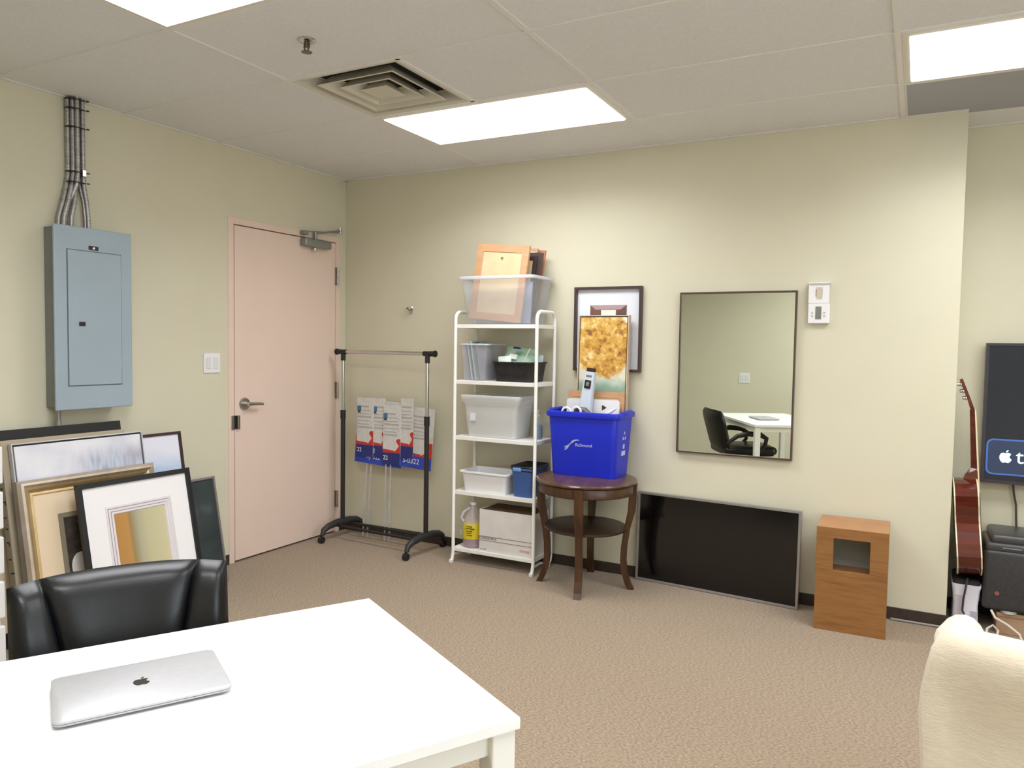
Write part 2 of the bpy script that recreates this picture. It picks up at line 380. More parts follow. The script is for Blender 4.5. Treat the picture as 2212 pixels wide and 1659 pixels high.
# ------------------------------------------------------------------ framed pictures
def art(name, fn):
    m = mat(name, (200, 200, 200), 0.55); fn(m); return m
def art_abstract(m):
    mp = tex(m, (1, 1, 1)); n = N(m, 'ShaderNodeTexNoise'); n.inputs['Scale'].default_value = 4; n.inputs['Detail'].default_value = 5
    mp2 = tex(m, (5, 1, 1.3)); n2 = N(m, 'ShaderNodeTexNoise'); n2.inputs['Scale'].default_value = 3.5
    L(m, mp, 'Vector', n, 'Vector'); L(m, mp2, 'Vector', n2, 'Vector')
    r1 = ramp(m, n, 'Fac', [(.3, (190, 190, 212)), (.5, (222, 222, 232)), (.7, (236, 236, 240))])
    r2 = ramp(m, n2, 'Fac', [(.35, (148, 160, 186)), (.5, (196, 204, 220)), (.65, (172, 168, 186))])
    sep = N(m, 'ShaderNodeSeparateXYZ'); tc = N(m, 'ShaderNodeTexCoord'); L(m, tc, 'Object', sep, 'Vector')
    # city blocks: right middle part of the canvas
    mr = N(m, 'ShaderNodeMapRange'); mr.inputs[1].default_value = -.08; mr.inputs[2].default_value = .06; L(m, sep, 'X', mr, 0)
    mz = N(m, 'ShaderNodeMapRange'); mz.inputs[1].default_value = .88; mz.inputs[2].default_value = .80; L(m, sep, 'Z', mz, 0)
    mu = N(m, 'ShaderNodeMath', operation='MULTIPLY'); L(m, mr, 0, mu, 0); L(m, mz, 0, mu, 1)
    mx = N(m, 'ShaderNodeMixRGB'); L(m, mu, 0, mx, 'Fac'); L(m, r1, 'Color', mx, 'Color1'); L(m, r2, 'Color', mx, 'Color2')
    L(m, mx, 'Color', bsdf(m), 'Base Color')
def art_sky(m):
    mp = tex(m, (1, 1, 2.5)); n = N(m, 'ShaderNodeTexNoise'); n.inputs['Scale'].default_value = 3; n.inputs['Detail'].default_value = 6
    L(m, mp, 'Vector', n, 'Vector')
    tc = N(m, 'ShaderNodeTexCoord'); sep = N(m, 'ShaderNodeSeparateXYZ'); L(m, tc, 'Object', sep, 'Vector')
    mr = N(m, 'ShaderNodeMapRange'); mr.inputs[1].default_value = .6; mr.inputs[2].default_value = .9; L(m, sep, 'Z', mr, 0)
    ad = N(m, 'ShaderNodeMath', operation='MULTIPLY_ADD'); ad.inputs[1].default_value = .7; L(m, n, 'Fac', ad, 0); L(m, mr, 0, ad, 2)
    r = ramp(m, ad, 0, [(.3, (150, 182, 224)), (.55, (186, 208, 238)), (.85, (220, 226, 242)), (1, (232, 232, 246))]); L(m, r, 'Color', bsdf(m), 'Base Color')
def art_dark(m):
    mp = tex(m, (6, 1, 14), (0, .15, 0)); n = N(m, 'ShaderNodeTexNoise'); n.inputs['Scale'].default_value = 2.5; n.inputs['Detail'].default_value = 6
    L(m, mp, 'Vector', n, 'Vector'); r = ramp(m, n, 'Fac', [(.3, (44, 38, 34)), (.6, (66, 56, 50)), (.75, (110, 96, 86))]); L(m, r, 'Color', bsdf(m), 'Base Color')
def art_gold(m):
    mp = tex(m, (1, 1, .15)); n = N(m, 'ShaderNodeTexNoise'); n.inputs['Scale'].default_value = 9; L(m, mp, 'Vector', n, 'Vector')
    tc = N(m, 'ShaderNodeTexCoord'); sep = N(m, 'ShaderNodeSeparateXYZ'); L(m, tc, 'Object', sep, 'Vector')
    mr = N(m, 'ShaderNodeMapRange'); mr.inputs[1].default_value = -.17; mr.inputs[2].default_value = .17; L(m, sep, 'X', mr, 0)
    ad = N(m, 'ShaderNodeMath', operation='MULTIPLY_ADD'); ad.inputs[1].default_value = .08; L(m, n, 'Fac', ad, 0); L(m, mr, 0, ad, 2)
    r = ramp(m, ad, 0, [(.0, (172, 126, 66)), (.32, (186, 138, 74)), (.37, (150, 128, 84)), (.5, (176, 172, 146)), (.62, (192, 186, 148)), (1, (206, 198, 160))]); L(m, r, 'Color', bsdf(m), 'Base Color')
def art_green(m):
    mp = tex(m, (1, 1, 1)); n = N(m, 'ShaderNodeTexNoise'); n.inputs['Scale'].default_value = 6; L(m, mp, 'Vector', n, 'Vector')
    r = ramp(m, n, 'Fac', [(.3, (36, 46, 48)), (.6, (52, 62, 64)), (.8, (84, 92, 92))]); L(m, r, 'Color', bsdf(m), 'Base Color')
def art_tree(m):
    mp = tex(m, (1, 1, 1)); n = N(m, 'ShaderNodeTexNoise'); n.inputs['Scale'].default_value = 17; n.inputs['Detail'].default_value = 7; n.inputs['Roughness'].default_value = .7; n.inputs['Distortion'].default_value = .3
    L(m, mp, 'Vector', n, 'Vector')
    na = N(m, 'ShaderNodeTexVoronoi'); na.inputs['Scale'].default_value = 30; na.inputs['Randomness'].default_value = 1.0; L(m, mp, 'Vector', na, 'Vector')
    sepc = N(m, 'ShaderNodeSeparateColor'); L(m, na, 'Color', sepc, 0)
    mixn = N(m, 'ShaderNodeMath', operation='MULTIPLY_ADD'); mixn.inputs[1].default_value = .16; L(m, sepc, 0, mixn, 0); L(m, n, 'Fac', mixn, 2)
    leaf = ramp(m, mixn, 0, [(.38, (104, 72, 60)), (.45, (172, 118, 52)), (.55, (206, 156, 66)), (.64, (222, 180, 94)), (.74, (238, 214, 160))])
    n2 = N(m, 'ShaderNodeTexNoise'); n2.inputs['Scale'].default_value = 11; n2.inputs['Detail'].default_value = 4; L(m, mp, 'Vector', n2, 'Vector')
    tc = N(m, 'ShaderNodeTexCoord'); sep = N(m, 'ShaderNodeSeparateXYZ'); L(m, tc, 'Object', sep, 'Vector')
    n3 = N(m, 'ShaderNodeMath', operation='MULTIPLY_ADD'); n3.inputs[1].default_value = .12; L(m, n2, 'Fac', n3, 0); L(m, sep, 'Z', n3, 2)
    bg = ramp(m, n3, 0, [(.57, (140, 168, 150)), (.60, (176, 196, 180)), (.63, (226, 222, 200)), (.70, (214, 220, 208)), (.95, (234, 230, 214))])
    # crown: disc around (0, .78) in the canvas
    dx = N(m, 'ShaderNodeMath', operation='MULTIPLY'); dx.inputs[1].default_value = 1.05; L(m, sep, 'X', dx, 0)
    dz = N(m, 'ShaderNodeMath', operation='SUBTRACT'); dz.inputs[1].default_value = .76; L(m, sep, 'Z', dz, 0)
    d2 = N(m, 'ShaderNodeMath', operation='MULTIPLY'); L(m, dx, 0, d2, 0); L(m, dx, 0, d2, 1)
    d3 = N(m, 'ShaderNodeMath', operation='MULTIPLY_ADD'); L(m, dz, 0, d3, 0); L(m, dz, 0, d3, 1); L(m, d2, 0, d3, 2)
    sq_ = N(m, 'ShaderNodeMath', operation='SQRT'); L(m, d3, 0, sq_, 0)
    ns = N(m, 'ShaderNodeMath', operation='MULTIPLY_ADD'); ns.inputs[1].default_value = .24; L(m, n2, 'Fac', ns, 0); L(m, sq_, 0, ns, 2)
    mr = N(m, 'ShaderNodeMapRange'); mr.inputs[1].default_value = .345; mr.inputs[2].default_value = .305; L(m, ns, 0, mr, 0)
    mx = N(m, 'ShaderNodeMixRGB'); L(m, mr, 0, mx, 'Fac'); L(m, bg, 'Color', mx, 'Color1'); L(m, leaf, 'Color', mx, 'Color2'); L(m, mx, 'Color', bsdf(m), 'Base Color')
M_MATBOARD = mat('mat_board', (240, 238, 240), 0.7)
M_CREAMMAT = mat('cream_mat_board', (226, 206, 176), 0.7)
M_FABRIC_CANVAS = mat('raw_canvas', (176, 162, 138), 0.8)
def leaning(name, label, y0, y1, xt, zt, xb, cat='picture'):
    """empty at the bottom middle of the back plane of a picture leaning on the left wall"""
    ang = math.atan2(xb-xt, zt); h = math.hypot(xb-xt, zt)
    t = thing(name, label, cat, (xb, (y0+y1)/2, .002 + math.sin(ang)*0.0), PI/2, -ang, 'pictures leaning against the wall under the breaker panel')
    return t, y1-y0, h
t, w_, h = leaning('framed_picture', 'wide flat black frame at the back of the leaning pictures under the breaker panel', -2.575, -1.825, .022, .955, .18)
part('frame', MB().frame(w_, h, [(0, 0), (0, -.024), (.062, -.024), (.066, 0)]), M_BLACK, t)
part('backing', MB().box(-w_/2+.05, w_/2-.05, -.012, -.004, .05, h-.05), M_CREAMMAT, t)
t, w_, h = leaning('framed_picture', 'dark brown framed print of pale blue sky and clouds', -2.12, -1.488, .068, .872, .216)
part('frame', MB().frame(w_, h, [(0, 0), (0, -.02), (.014, -.02), (.016, -.010), (.016, 0)]), mat('brown_frame', (62, 40, 40), .4), t)
part('print', MB().box(-w_/2+.012, w_/2-.012, -.012, -.006, .012, h-.012), art('sky_print', art_sky), t)
t, w_, h = leaning('stretched_canvas', 'deep stretched canvas with a stapled tan edge behind the blue abstract painting', -2.462, -1.86, .086, .915, .242, 'canvas')
part('canvas', MB().box(-w_/2, w_/2, -.048, 0, 0, h, .004), M_FABRIC_CANVAS, t)
st = MB()
for q in range(14):
    z = .1+q*.062+random.uniform(-.012, .012); y = -.026+random.uniform(-.008, .008); l_ = random.choice((.009, .013, .016))
    st.box(-w_/2-.0016, -w_/2+.001, y-l_, y+l_, z-.003, z+.003)
    if q % 3 == 0: st.box(-w_/2-.0016, -w_/2+.001, y-l_, y-l_+.004, z-.016, z)
part('staple_row', st, mat('staples', (58, 54, 62), .4, .6), t)['kind'] = 'stuff'
t, w_, h = leaning('abstract_canvas', 'pale blue and lilac abstract cityscape canvas in a thin silver and black float frame', -2.435, -1.785, .143, .905, .30, 'painting')
part('float_frame', MB().frame(w_, h, [(0, 0), (0, -.024), (.006, -.024), (.006, -.004), (.03, -.004), (.03, 0)]), mat('silver_frame', (206, 206, 214), .3, .5), t)
part('shadow_gap', MB().frame(w_-.012, h-.012, [(0, -.004), (0, -.012), (.008, -.012), (.008, -.004)], .006), M_BLACK, t)
part('painted_canvas', MB().box(-w_/2+.014, w_/2-.014, -.021, -.004, .014, h-.014), art('abstract_paint', art_abstract), t)
t, w_, h = leaning('framed_picture', 'ornate gold and silver framed picture with a cream mat behind the white matted frame', -2.452, -1.772, .206, .742, .345)
M_GOLD = noisy('champagne_gold', [(196, 168, 120), (214, 190, 146)], scale=14, rough=0.32, metal=0.65)
M_SILV = noisy('champagne_silver', [(186, 170, 152), (206, 192, 176)], scale=14, rough=0.35, metal=0.5)
part('outer_moulding', MB().frame(w_, h, [(0, 0), (0, -.03), (.012, -.044), (.022, -.046), (.03, -.038), (.034, -.03), (.034, 0)]), M_SILV, t)
part('inner_moulding', MB().frame(w_-.064, h-.064, [(0, -.004), (0, -.034), (.01, -.030), (.026, -.018), (.036, -.02), (.042, -.012), (.042, -.004)], .032), M_GOLD, t)
part('mat_board', MB().frame(w_-.14, h-.14, [(0, -.008), (0, -.013), (.102, -.013), (.105, -.008)], .07), M_CREAMMAT, t)
part('fillet', MB().frame(w_-.344, h-.344, [(0, -.008), (0, -.016), (.022, -.016), (.022, -.008)], .172), mat('grey_fillet', (134, 124, 104), .5), t)
part('print', MB().box(-w_/2+.17, w_/2-.17, -.011, -.006, .17, h-.17), art('dark_print', art_dark), t)
part('pale_vase', MB().sphere((-.085, -.012, .325), .05, 18, (.95, .05, 1.3)), mat('print_white', (214, 210, 204), .6), t, True)
t, w_, h = leaning('framed_picture', 'thin black framed picture with a wide white stepped mat behind the office chair', -2.236, -1.622, .302, .705, .445)
part('frame', MB().frame(w_, h, [(0, 0), (0, -.022), (.024, -.022), (.026, -.012), (.026, 0)]), M_BLACK, t)
part('mat_board', MB().frame(w_-.048, h-.048, [(0, -.006), (0, -.012), (.108, -.012), (.110, -.006)], .024), M_MATBOARD, t)
for k in range(3):
    q = .128+k*.014
    part('mat_bevel', MB().frame(w_-2*q, h-2*q, [(0, -.006), (0, -.014-.0*k), (.009, -.014), (.013, -.0095), (.013, -.006)], q), mat('mat_bevel_paint', (226, 220, 224), .6), t)
part('print', MB().box(-w_/2+.165, w_/2-.165, -.009, -.005, .165, h-.165), art('gold_print', art_gold), t)
t, w_, h = leaning('framed_picture', 'grey framed dark green picture leaning at the end of the row near the door', -1.86, -1.318, .142, .60, .258)
part('frame', MB().frame(w_, h, [(0, 0), (0, -.018), (.012, -.018), (.014, 0)]), mat('grey_frame', (140, 132, 132), .4, .3), t)
part('print', MB().box(-w_/2+.01, w_/2-.01, -.010, -.004, .01, h-.01), art('green_print', art_green), t)
part('mat_strip', MB().box(.10, .112, -.0125, -.009, .01, h-.06), mat('cream_strip', (222, 214, 194), .6), t)

# white drawer tower at the wall, seen only as a sliver
t = thing('drawer_tower', 'white plastic drawer tower beside the leaning pictures', 'drawers', (.22, -2.80, 0), PI/2)
M_TOWER = mat('tower_plastic', (226, 232, 226), .4)
part('carcass', MB().box(-.2, .196, -.17, .2, 0, .98, .006), M_TOWER, t)
for k in range(5):
    d = part('drawer', MB().box(-.185, .206, -.186, -.16, .03+k*.188, .185+k*.188, .006), M_WHITEPL, t)
    part('handle', MB().box(-.06, .06, -.198, -.184, .12+k*.188, .14+k*.188, .004), M_WHITEPL, d)
    for q in (.06, .10): part('side_slot', MB().box(.19, .199, -.16, -.14, q+k*.188, q+.01+k*.188), mat('slot_brown', (120, 104, 90), .8), d)

# ------------------------------------------------------------------ garment rack
RA = math.radians(-3.0)
t = thing('garment_rack', 'rolling garment rack with chrome top rail and black posts in the corner', 'garment rack', (.52, -.215, 0), RA)
hw = .372
tr = part('top_rail', MB().cyl((-hw-.04, 0, 1.322), (hw+.04, 0, 1.322), .0125, n=16), M_CHROME, t, True)
for s in (-1, 1):
    part('end_cap', MB().cyl((s*(hw+.03), 0, 1.322), (s*(hw+.062), 0, 1.322), .018, .016).cyl((s*(hw+.055), 0, 1.322), (s*(hw+.066), 0, 1.322), .022), M_BLACKPL, t, True)
    part('corner_joint', MB().cyl((s*(hw-.03), 0, 1.322), (s*(hw+.03), 0, 1.322), .0165).cyl((s*hw, 0, 1.26), (s*hw, 0, 1.32), .0165), M_BLACKPL, t, True)
    part('upper_post', MB().cyl((s*hw, 0, .88), (s*hw, 0, 1.27), .0125), M_CHROME, t, True)
    p_ = part('lower_post', MB().cyl((s*hw, 0, .09), (s*hw, 0, .905), .016), mat('black_tube', (40, 32, 36), .4), t, True)
    part('height_collar', MB().cyl((s*hw, 0, .85), (s*hw, 0, .91), .019), M_BLACKPL, p_, True)
    pts = [(s*hw, -.20, .052), (s*hw, -.185, .085), (s*hw, -.14, .105), (s*hw, -.07, .115), (s*hw, 0, .118), (s*hw, .07, .115), (s*hw, .14, .105), (s*hw, .18, .085), (s*hw, .192, .055)]
    f = part('foot', MB().tube(pts, [.014, .02, .023, .025, .026, .025, .023, .02, .014], 10), mat('foot_plastic', (44, 43, 44), .5), t, True)
    for y in (-.205, .192):
        part('caster', MB().cyl((s*hw-.013, y, .024), (s*hw+.013, y, .024), .024, n=16).cyl((s*hw, y, .03), (s*hw, y, .06), .008), M_BLACKPL, t, True)
for y in (-.055, .06):
    part('lower_rail', MB().cyl((-hw, y, .096), (hw, y, .096), .010), M_BLACKPL, t, True)

# yard signs: boards on clear stakes standing behind the rack
M_RED = mat('sign_red', (200, 52, 46), .5); M_BLUE = mat('sign_blue', (46, 74, 190), .5); M_NAVY = mat('sign_navy', (34, 46, 120), .5)
M_SIGNW = noisy('sign_white', [(206, 204, 200), (222, 220, 216)], scale=30, rough=.5)
M_GREYINK = mat('grey_ink', (178, 177, 175), .7)
def sign(label, x0, x1, zb, zt, y, tilt, blue, txt, tsize, stakes, arrow=True, lines=True, photo=True):
    w_, h = x1-x0, zt-zb
    t = thing('yard_sign', label, 'sign', ((x0+x1)/2, y, zb), 0.0, -.02, 'real estate signs behind the garment rack')
    t.rotation_euler[1] = tilt
    part('board', MB().box(-w_/2, w_/2, 0, .004, 0, h, .001), M_SIGNW, t)
    bz, rz_ = h*.2, h*.44
    part('blue_band', MB().box(-w_/2, w_/2, -.0008, .0002, 0, bz), blue, t)
    part('red_band', MB().box(-w_/2, w_/2, -.0008, .0002, bz, rz_), M_RED, t)
    if arrow:
        a = [(-w_/2, bz+h*.06), (w_*.18, bz+h*.04), (w_*.18, bz-h*.0+.008), (w_*.42, bz+h*.12), (w_*.24, bz+h*.2), (w_*.34, rz_+.002), (-w_/2, rz_+.002)]
        part('white_arrow', MB().prism(a, -.0016, -.0006), M_SIGNW, t)
    if lines:
        for k in range(7):
            z = rz_ + (h-rz_)*(.08+.105*k)
            part('print_line', MB().box(-w_*.46, w_*(.2+.22*random.random()), -.0012, 0, z, z+.006 if k % 3 else z+.012), M_GREYINK, t)
    if photo:
        part('photo', MB().box(-w_*.49, -w_*.49+.035, -.0014, 0, h*.78, h*.86), mat('photo_blue', (70, 116, 156), .4), t)
        part('photo_base', MB().box(-w_*.49+.004, -w_*.49+.03, -.0014, 0, h*.74, h*.782), mat('photo_dark', (70, 74, 80), .4), t)
    if txt: text(txt, tsize, M_WHITE, t, (-w_/2+.004 if len(txt) < 4 else (0 if len(txt) < 6 else -w_*.1), -.0014, bz*.55), align='LEFT' if len(txt) < 4 else 'CENTER')
    for sx, hh in stakes:
        part('stake', MB().box(sx-.005, sx+.005, .0042, .009, -zb+.004, .12).box(sx+.035, sx+.045, .0042, .009, -zb+.004, .12).box(sx-.005, sx+.045, .0042, .009, -hh, -hh+.01), mat('clear_stake', (206, 206, 204), .2, alpha=.6), t)
    return t
sign('wide sign with a bright blue foot at the left of the garment rack', .188, .60, .53, .985, -.115, .05, M_BLUE, 'ny 322', .045, [(-.1, .36)], arrow=False, photo=False)
sign('tilted white sign with arrow and S-0322 lettering beside the right post of the rack', .57, .848, .535, .955, -.120, .06, M_BLUE, 'S-0322', .05, [])
sign('narrow sign with navy foot reading 22 at the left post of the rack', .215, .362, .583, 1.0, -.128, .0, M_NAVY, '22', .042, [])
sign('narrow sign with navy foot reading 2, partly under its neighbours', .352, .46, .583, 1.0, -.1235, .0, M_NAVY, '2', .042, [])
sign('narrow sign hanging lowest in front of the others, navy foot reading 22', .452, .602, .545, .96, -.134, .0, M_NAVY, '22', .042, [(-.05, .43)])
sign('narrow sign with plain navy foot and arrow, right of the lowest one', .596, .705, .60, 1.012, -.128, .0, M_NAVY, '', .042, [], photo=False)

# coat hook
t = thing('wall_hook', 'small metal wall hook on the bare wall above the garment rack', 'hook', (.592, 0, 1.62))
part('plate', MB().box(-.01, .01, -.004, 0, -.025, .02, .001), M_STEEL, t)
part('prong', MB().tube([(0, -.004, 0), (0, -.03, -.002), (0, -.05, .012)], [.006, .006, .009], 10).tube([(0, -.004, .005), (.018, -.022, .012), (.03, -.034, .016)], [.004, .004, .006], 8).tube([(0, -.004, .005), (-.018, -.022, .012), (-.03, -.034, .012)], [.004, .004, .006], 8), M_STEEL, t, True)

# ------------------------------------------------------------------ white shelf unit
SX0, SX1, SY0, SY1 = 1.152, 1.722, -.305, -.055
t = thing('shelf_unit', 'narrow white metal shelf unit with five shelves', 'shelf', ((SX0+SX1)/2, (SY0+SY1)/2, 0))
sw, sd = (SX1-SX0)/2, (SY1-SY0)/2
r = .011
for s in (-1, 1):
    x = s*sw; R_ = .05; zt = 1.59
    pts = [(x, -sd-.018, .012), (x, -sd-.008, .035), (x, -sd, .07), (x, -sd, zt-R_)] + [(x, -sd+R_*(1-math.cos(a)), zt-R_+R_*math.sin(a)) for a in [PI/2*i/6 for i in range(1, 7)]]
    pts += [(x, sd-R_*(1-math.cos(a)), zt-R_+R_*math.sin(a)) for a in [PI/2*(6-i)/6 for i in range(0, 6)]] + [(x, sd, zt-R_-.01), (x, sd, .07), (x, sd-.012, .035), (x, sd-.045, .014)]
    part('side_frame', MB().tube(pts, r, 10), M_WHITEMET, t, True)
    part('foot_tip', MB().box(x-.012, x+.012, -sd-.034, -sd-.008, 0, .022, .004), M_WHITEPL, t)
    part('foot_tip', MB().box(x-.012, x+.012, sd-.06, sd-.03, 0, .024, .004), M_WHITEPL, t)
    part('low_stretcher', MB().tube([(x, sd-.03, .02), (x*.96, 0, .045), (x, -sd+.01, .05)], .008, 8), M_WHITEMET, t, True)
SHZ = [1.512, 1.162, .81, .462, .098]
for z in SHZ:
    b = MB()
    n_ = 5
    b.box(-sw+.006, sw-.006, -sd+.0, sd-.0, z-.006, z, .001)
    b.box(-sw+.006, sw-.006, -sd-.002, -sd+.006, z-.024, z, .002).box(-sw+.006, sw-.006, sd-.006, sd+.002, z-.024, z, .002)
    b.box(-sw-.001, -sw+.007, -sd, sd, z-.024, z, .002).box(sw-.007, sw+.001, -sd, sd, z-.024, z, .002)
    part('shelf', b, M_WHITEMET, t)

# bins
def bin_mesh(wb, db, wt, dt, h, r, th=.004, rim=.012, rimh=.012, bottom=True):
    rings = [rrect(wb, db, r, 0), rrect(wb+(wt-wb)*.5, db+(dt-db)*.5, r, h*.5), rrect(wt, dt, r, h-rimh)]
    if rim: rings += [rrect(wt+2*rim, dt+2*rim, r+rim*.7, h-rimh), rrect(wt+2*rim, dt+2*rim, r+rim*.7, h)]
    rings += [rrect(wt-2*th, dt-2*th, max(r-th, .002), h), rrect(wb-2*th, db-2*th, max(r-th, .002), th)]
    return MB().loft(rings)
def handle_none(): pass
z0 = SHZ[0]+.001
t = thing('clear_storage_bin', 'large clear plastic bin full of picture frames on top of the white shelf unit', 'bin', (1.440, -.178, z0))
part('body', bin_mesh(.44, .24, .505, .29, .288, .03, rim=0), M_CLEAR, t, True)
part('rim', MB().loft([rrect(.505, .29, .03, .272), rrect(.54, .325, .045, .274), rrect(.544, .329, .046, .284), rrect(.538, .323, .045, .292), rrect(.50, .285, .03, .293)], loop=True), M_CLEARRIM, t, True)
# frames standing in it
def upright_frame(name, label, x0, x1, zb, zt, y, lean, tilt, fm, bwid, dep, backm=None, group=None, back=False):
    w_, h = x1-x0, zt-zb
    t = thing(name, label, 'picture frame', ((x0+x1)/2, y, zb), 0.0, -lean, group); t.rotation_euler[1] = tilt
    part('frame', MB().frame(w_, h, [(0, 0), (0, -dep), (bwid, -dep), (bwid+.002, 0)]), fm, t)
    if backm: part('backing', MB().box(-w_/2+bwid, w_/2-bwid, -dep+.004, -dep+.009, bwid, h-bwid), backm, t)
    return t
M_KRAFT = noisy('kraft_backing', [(210, 186, 146), (222, 200, 160)], scale=12, rough=.7)
G = 'empty frames in the clear bin'
t = upright_frame('wooden_frame', 'large orange wood frame seen from its tan back, in the clear bin', 1.230, 1.592, z0+.022, 2.004, -.262, .09, .085, M_PINE, .045, .018, M_KRAFT, G)
part('hanger', MB().frame(.016, .012, [(0, -.017), (0, -.012), (.003, -.012), (.003, -.017)], .38), M_STEEL, t)
upright_frame('dark_frame', 'dark brown moulded frame standing behind the orange one in the clear bin', 1.436, 1.643, z0+.012, 1.962, -.165, .09, .07, mat('espresso_frame', (72, 58, 54), .4), .026, .02, None, G)
upright_frame('dark_frame', 'smaller dark frame with tan backing nested at the back of the clear bin', 1.41, 1.618, z0+.012, 1.94, -.19, .09, .07, mat('espresso_frame2', (58, 46, 44), .4), .026, .014, M_KRAFT, G)
upright_frame('wooden_frame', 'slim light wood frame with white mat, tallest behind the dark frames', 1.40, 1.585, z0+.012, 1.995, -.128, .09, .07, M_PINE, .016, .015, M_WHITE, G)
upright_frame('wooden_frame', 'slim reddish wood frame with white mat, last one at the back of the clear bin', 1.44, 1.625, z0+.012, 1.985, -.1, .09, .07, noisy('red_pine', [(170, 110, 84), (186, 124, 96)], scale=6), .016, .015, M_WHITE, G)
t_ = thing('document_folder', 'pale blue grey plastic folder standing in the clear bin', 'folder', (1.575, -.222, z0+.008), 0, -.1)
part('cover', MB().box(-.055, .06, -.003, .003, 0, .255, .001), mat('folder_blue_grey', (146, 156, 182), .4), t_)

# second shelf: file bin with folders, black basket with packets
z1 = SHZ[1]+.001
t = thing('file_bin', 'clear plastic file bin holding folders on the second shelf', 'bin', (1.273, -.172, z1))
part('body', bin_mesh(.16, .215, .195, .235, .228, .018, rim=0, th=.003), M_CLEAR, t, True)
part('rim', MB().loft([rrect(.195, .235, .018, .22), rrect(.212, .25, .022, .221), rrect(.212, .25, .022, .23), rrect(.19, .23, .018, .231)], loop=True), M_CLEARRIM, t, True)
fold = [(-.062, (92, 96, 150), 'blue plastic folder', .225), (-.045, (196, 194, 200), 'white plastic folder', .238), (-.03, (60, 60, 66), 'black plastic folder', .236), (-.012, (168, 206, 190), 'mint green plastic folder', .25), (.012, (88, 92, 104), 'dark grey plastic folder', .238), (.036, (128, 122, 140), 'dusky lilac folder', .234)]
for i, (dx, c_, nm, hh) in enumerate(fold):
    f = thing('document_folder', nm + ' standing in the file bin', 'folder', (1.273+dx*.78+.018, -.172, z1+.006), PI/2, 0, 'folders in the file bin')
    f.rotation_euler = (0, -.17, 0)
    part('cover', MB().box(-.004, .004, -.098, .098, 0, hh-.006, .0015), mat('folder_%d' % i, c_, .35), f)
    part('spine_tab', MB().box(-.0045, .0045, -.06, -.02, hh-.012, hh, .001), mat('tab_%d' % i, tuple(min(255, x+30) for x in c_), .4), f)
t = thing('basket', 'black woven plastic basket full of packets on the second shelf', 'basket', (1.548, -.185, z1))
M_BASK = noisy('basket_weave', [(18, 17, 18), (40, 37, 38)], scale=60, stretch=(1, 1, 1), rough=.5, bump=.6, bscale=120)
part('body', bin_mesh(.235, .2, .265, .225, .122, .02, rim=.008, rimh=.008), M_BASK, t, True)
sl = MB()
for k in range(9):
    a = -.105+k*.0262
    sl.box(a, a+.006, -.1155, -.113, .025, .10, mx=Matrix.Rotation(-.08, 4, 'X') @ Matrix.Translation((0, .004, 0)))
part('weave_ribs', sl, M_BLACKPL, t)['kind'] = 'stuff'
def packet(name, label, cat, loc, rot, w_, h, th, m, extra=None):
    t = thing(name, label, cat, loc); t.rotation_euler = rot
    rings = []
    for i in range(9):
        v = i/8; k = math.sin(PI*v)**.6*th+.0008
        rings.append([(-w_/2+w_*j/10, -k*math.sin(PI*j/10)**.6 if j <= 10 else 0, h*v) for j in range(11)] + [(w_/2-w_*j/10, k*math.sin(PI*j/10)**.6, h*v) for j in range(1, 10)])
    part('packet_body', MB().loft(rings), m, t, True)
    if extra: extra(t)
    return t
M_MINT = noisy('mint_foil', [(120, 170, 140), (176, 212, 186), (208, 228, 214)], scale=14, rough=.3)
def pk1(t):
    part('printed_band', MB().prism([(-.06, .148), (-.02, .150), (-.0, .138), (-.055, .135)], -.0145, -.006), mat('packet_navy', (24, 52, 130), .35), t)
    part('white_label', MB().box(-.055, -.005, -.0345, -.02, .05, .085), M_WHITE, t)
packet('snack_packet', 'mint green foil snack packet with a navy mark sticking out of the black basket', 'packet', (1.535, -.215, z1+.075), (-.55, .12, .1), .20, .155, .026, M_MINT, pk1)
packet('snack_packet', 'small pale green printed packet lying low at the front of the black basket', 'packet', (1.48, -.258, z1+.085), (-.3, -.12, .05), .09, .075, .012, noisy('pale_green_foil', [(186, 214, 196), (226, 234, 228)], scale=20, rough=.35))
packet('tissue_packet', 'crumpled pale blue packet at the right end of the black basket', 'packet', (1.632, -.115, z1+.09), (-.15, .05, .2), .07, .075, .016, noisy('pale_blue_wrap', [(150, 182, 192), (206, 222, 226)], scale=18, rough=.4))
tag(obj('straw', MB().tube([(1.585, -.235, z1+.085), (1.638, -.225, z1+.205)], .004, 8).mesh('straw', M_WHITEPL, True)), 'white plastic stick poking up out of the black basket', 'stick')
# third shelf
z2 = SHZ[2]+.001
t = thing('frosted_bin', 'frosted plastic bin with a clear lid on the middle shelf', 'bin', (1.40, -.182, z2))
part('body', bin_mesh(.345, .2, .39, .232, .232, .028, rim=0), M_FROST, t, True)
part('lid', MB().loft([rrect(.385, .228, .028, .20), rrect(.425, .262, .035, .226), rrect(.43, .266, .036, .252), rrect(.418, .256, .034, .262), rrect(.36, .20, .03, .262), rrect(.35, .19, .03, .254)]), M_FROST, t, True)
part('sticker', MB().box(-.14, -.10, -.113, -.1115, .1, .15), mat('sticker_white', (222, 222, 226), .5), t)
t = thing('soap_bottle', 'clear pump bottle half full of blue soap on the middle shelf', 'bottle', (1.668, -.16, z2))
part('liquid', MB().lathe([(.026, .003), (.029, .02), (.029, .07), (.024, .088)], 20), mat('blue_soap', (96, 142, 164), .15, alpha=.85), t, True)
part('bottle', MB().lathe([(.029, .001), (.032, .02), (.032, .08), (.022, .115), (.012, .128), (.012, .14)], 20), M_CLEAR, t, True)
part('pump', MB().cyl((0, 0, .138), (0, 0, .15), .014).cyl((0, 0, .15), (0, 0, .17), .005).box(-.036, .012, -.008, .008, .168, .178, .003), mat('pump_clear', (220, 220, 222), .3, alpha=.7), t, True)
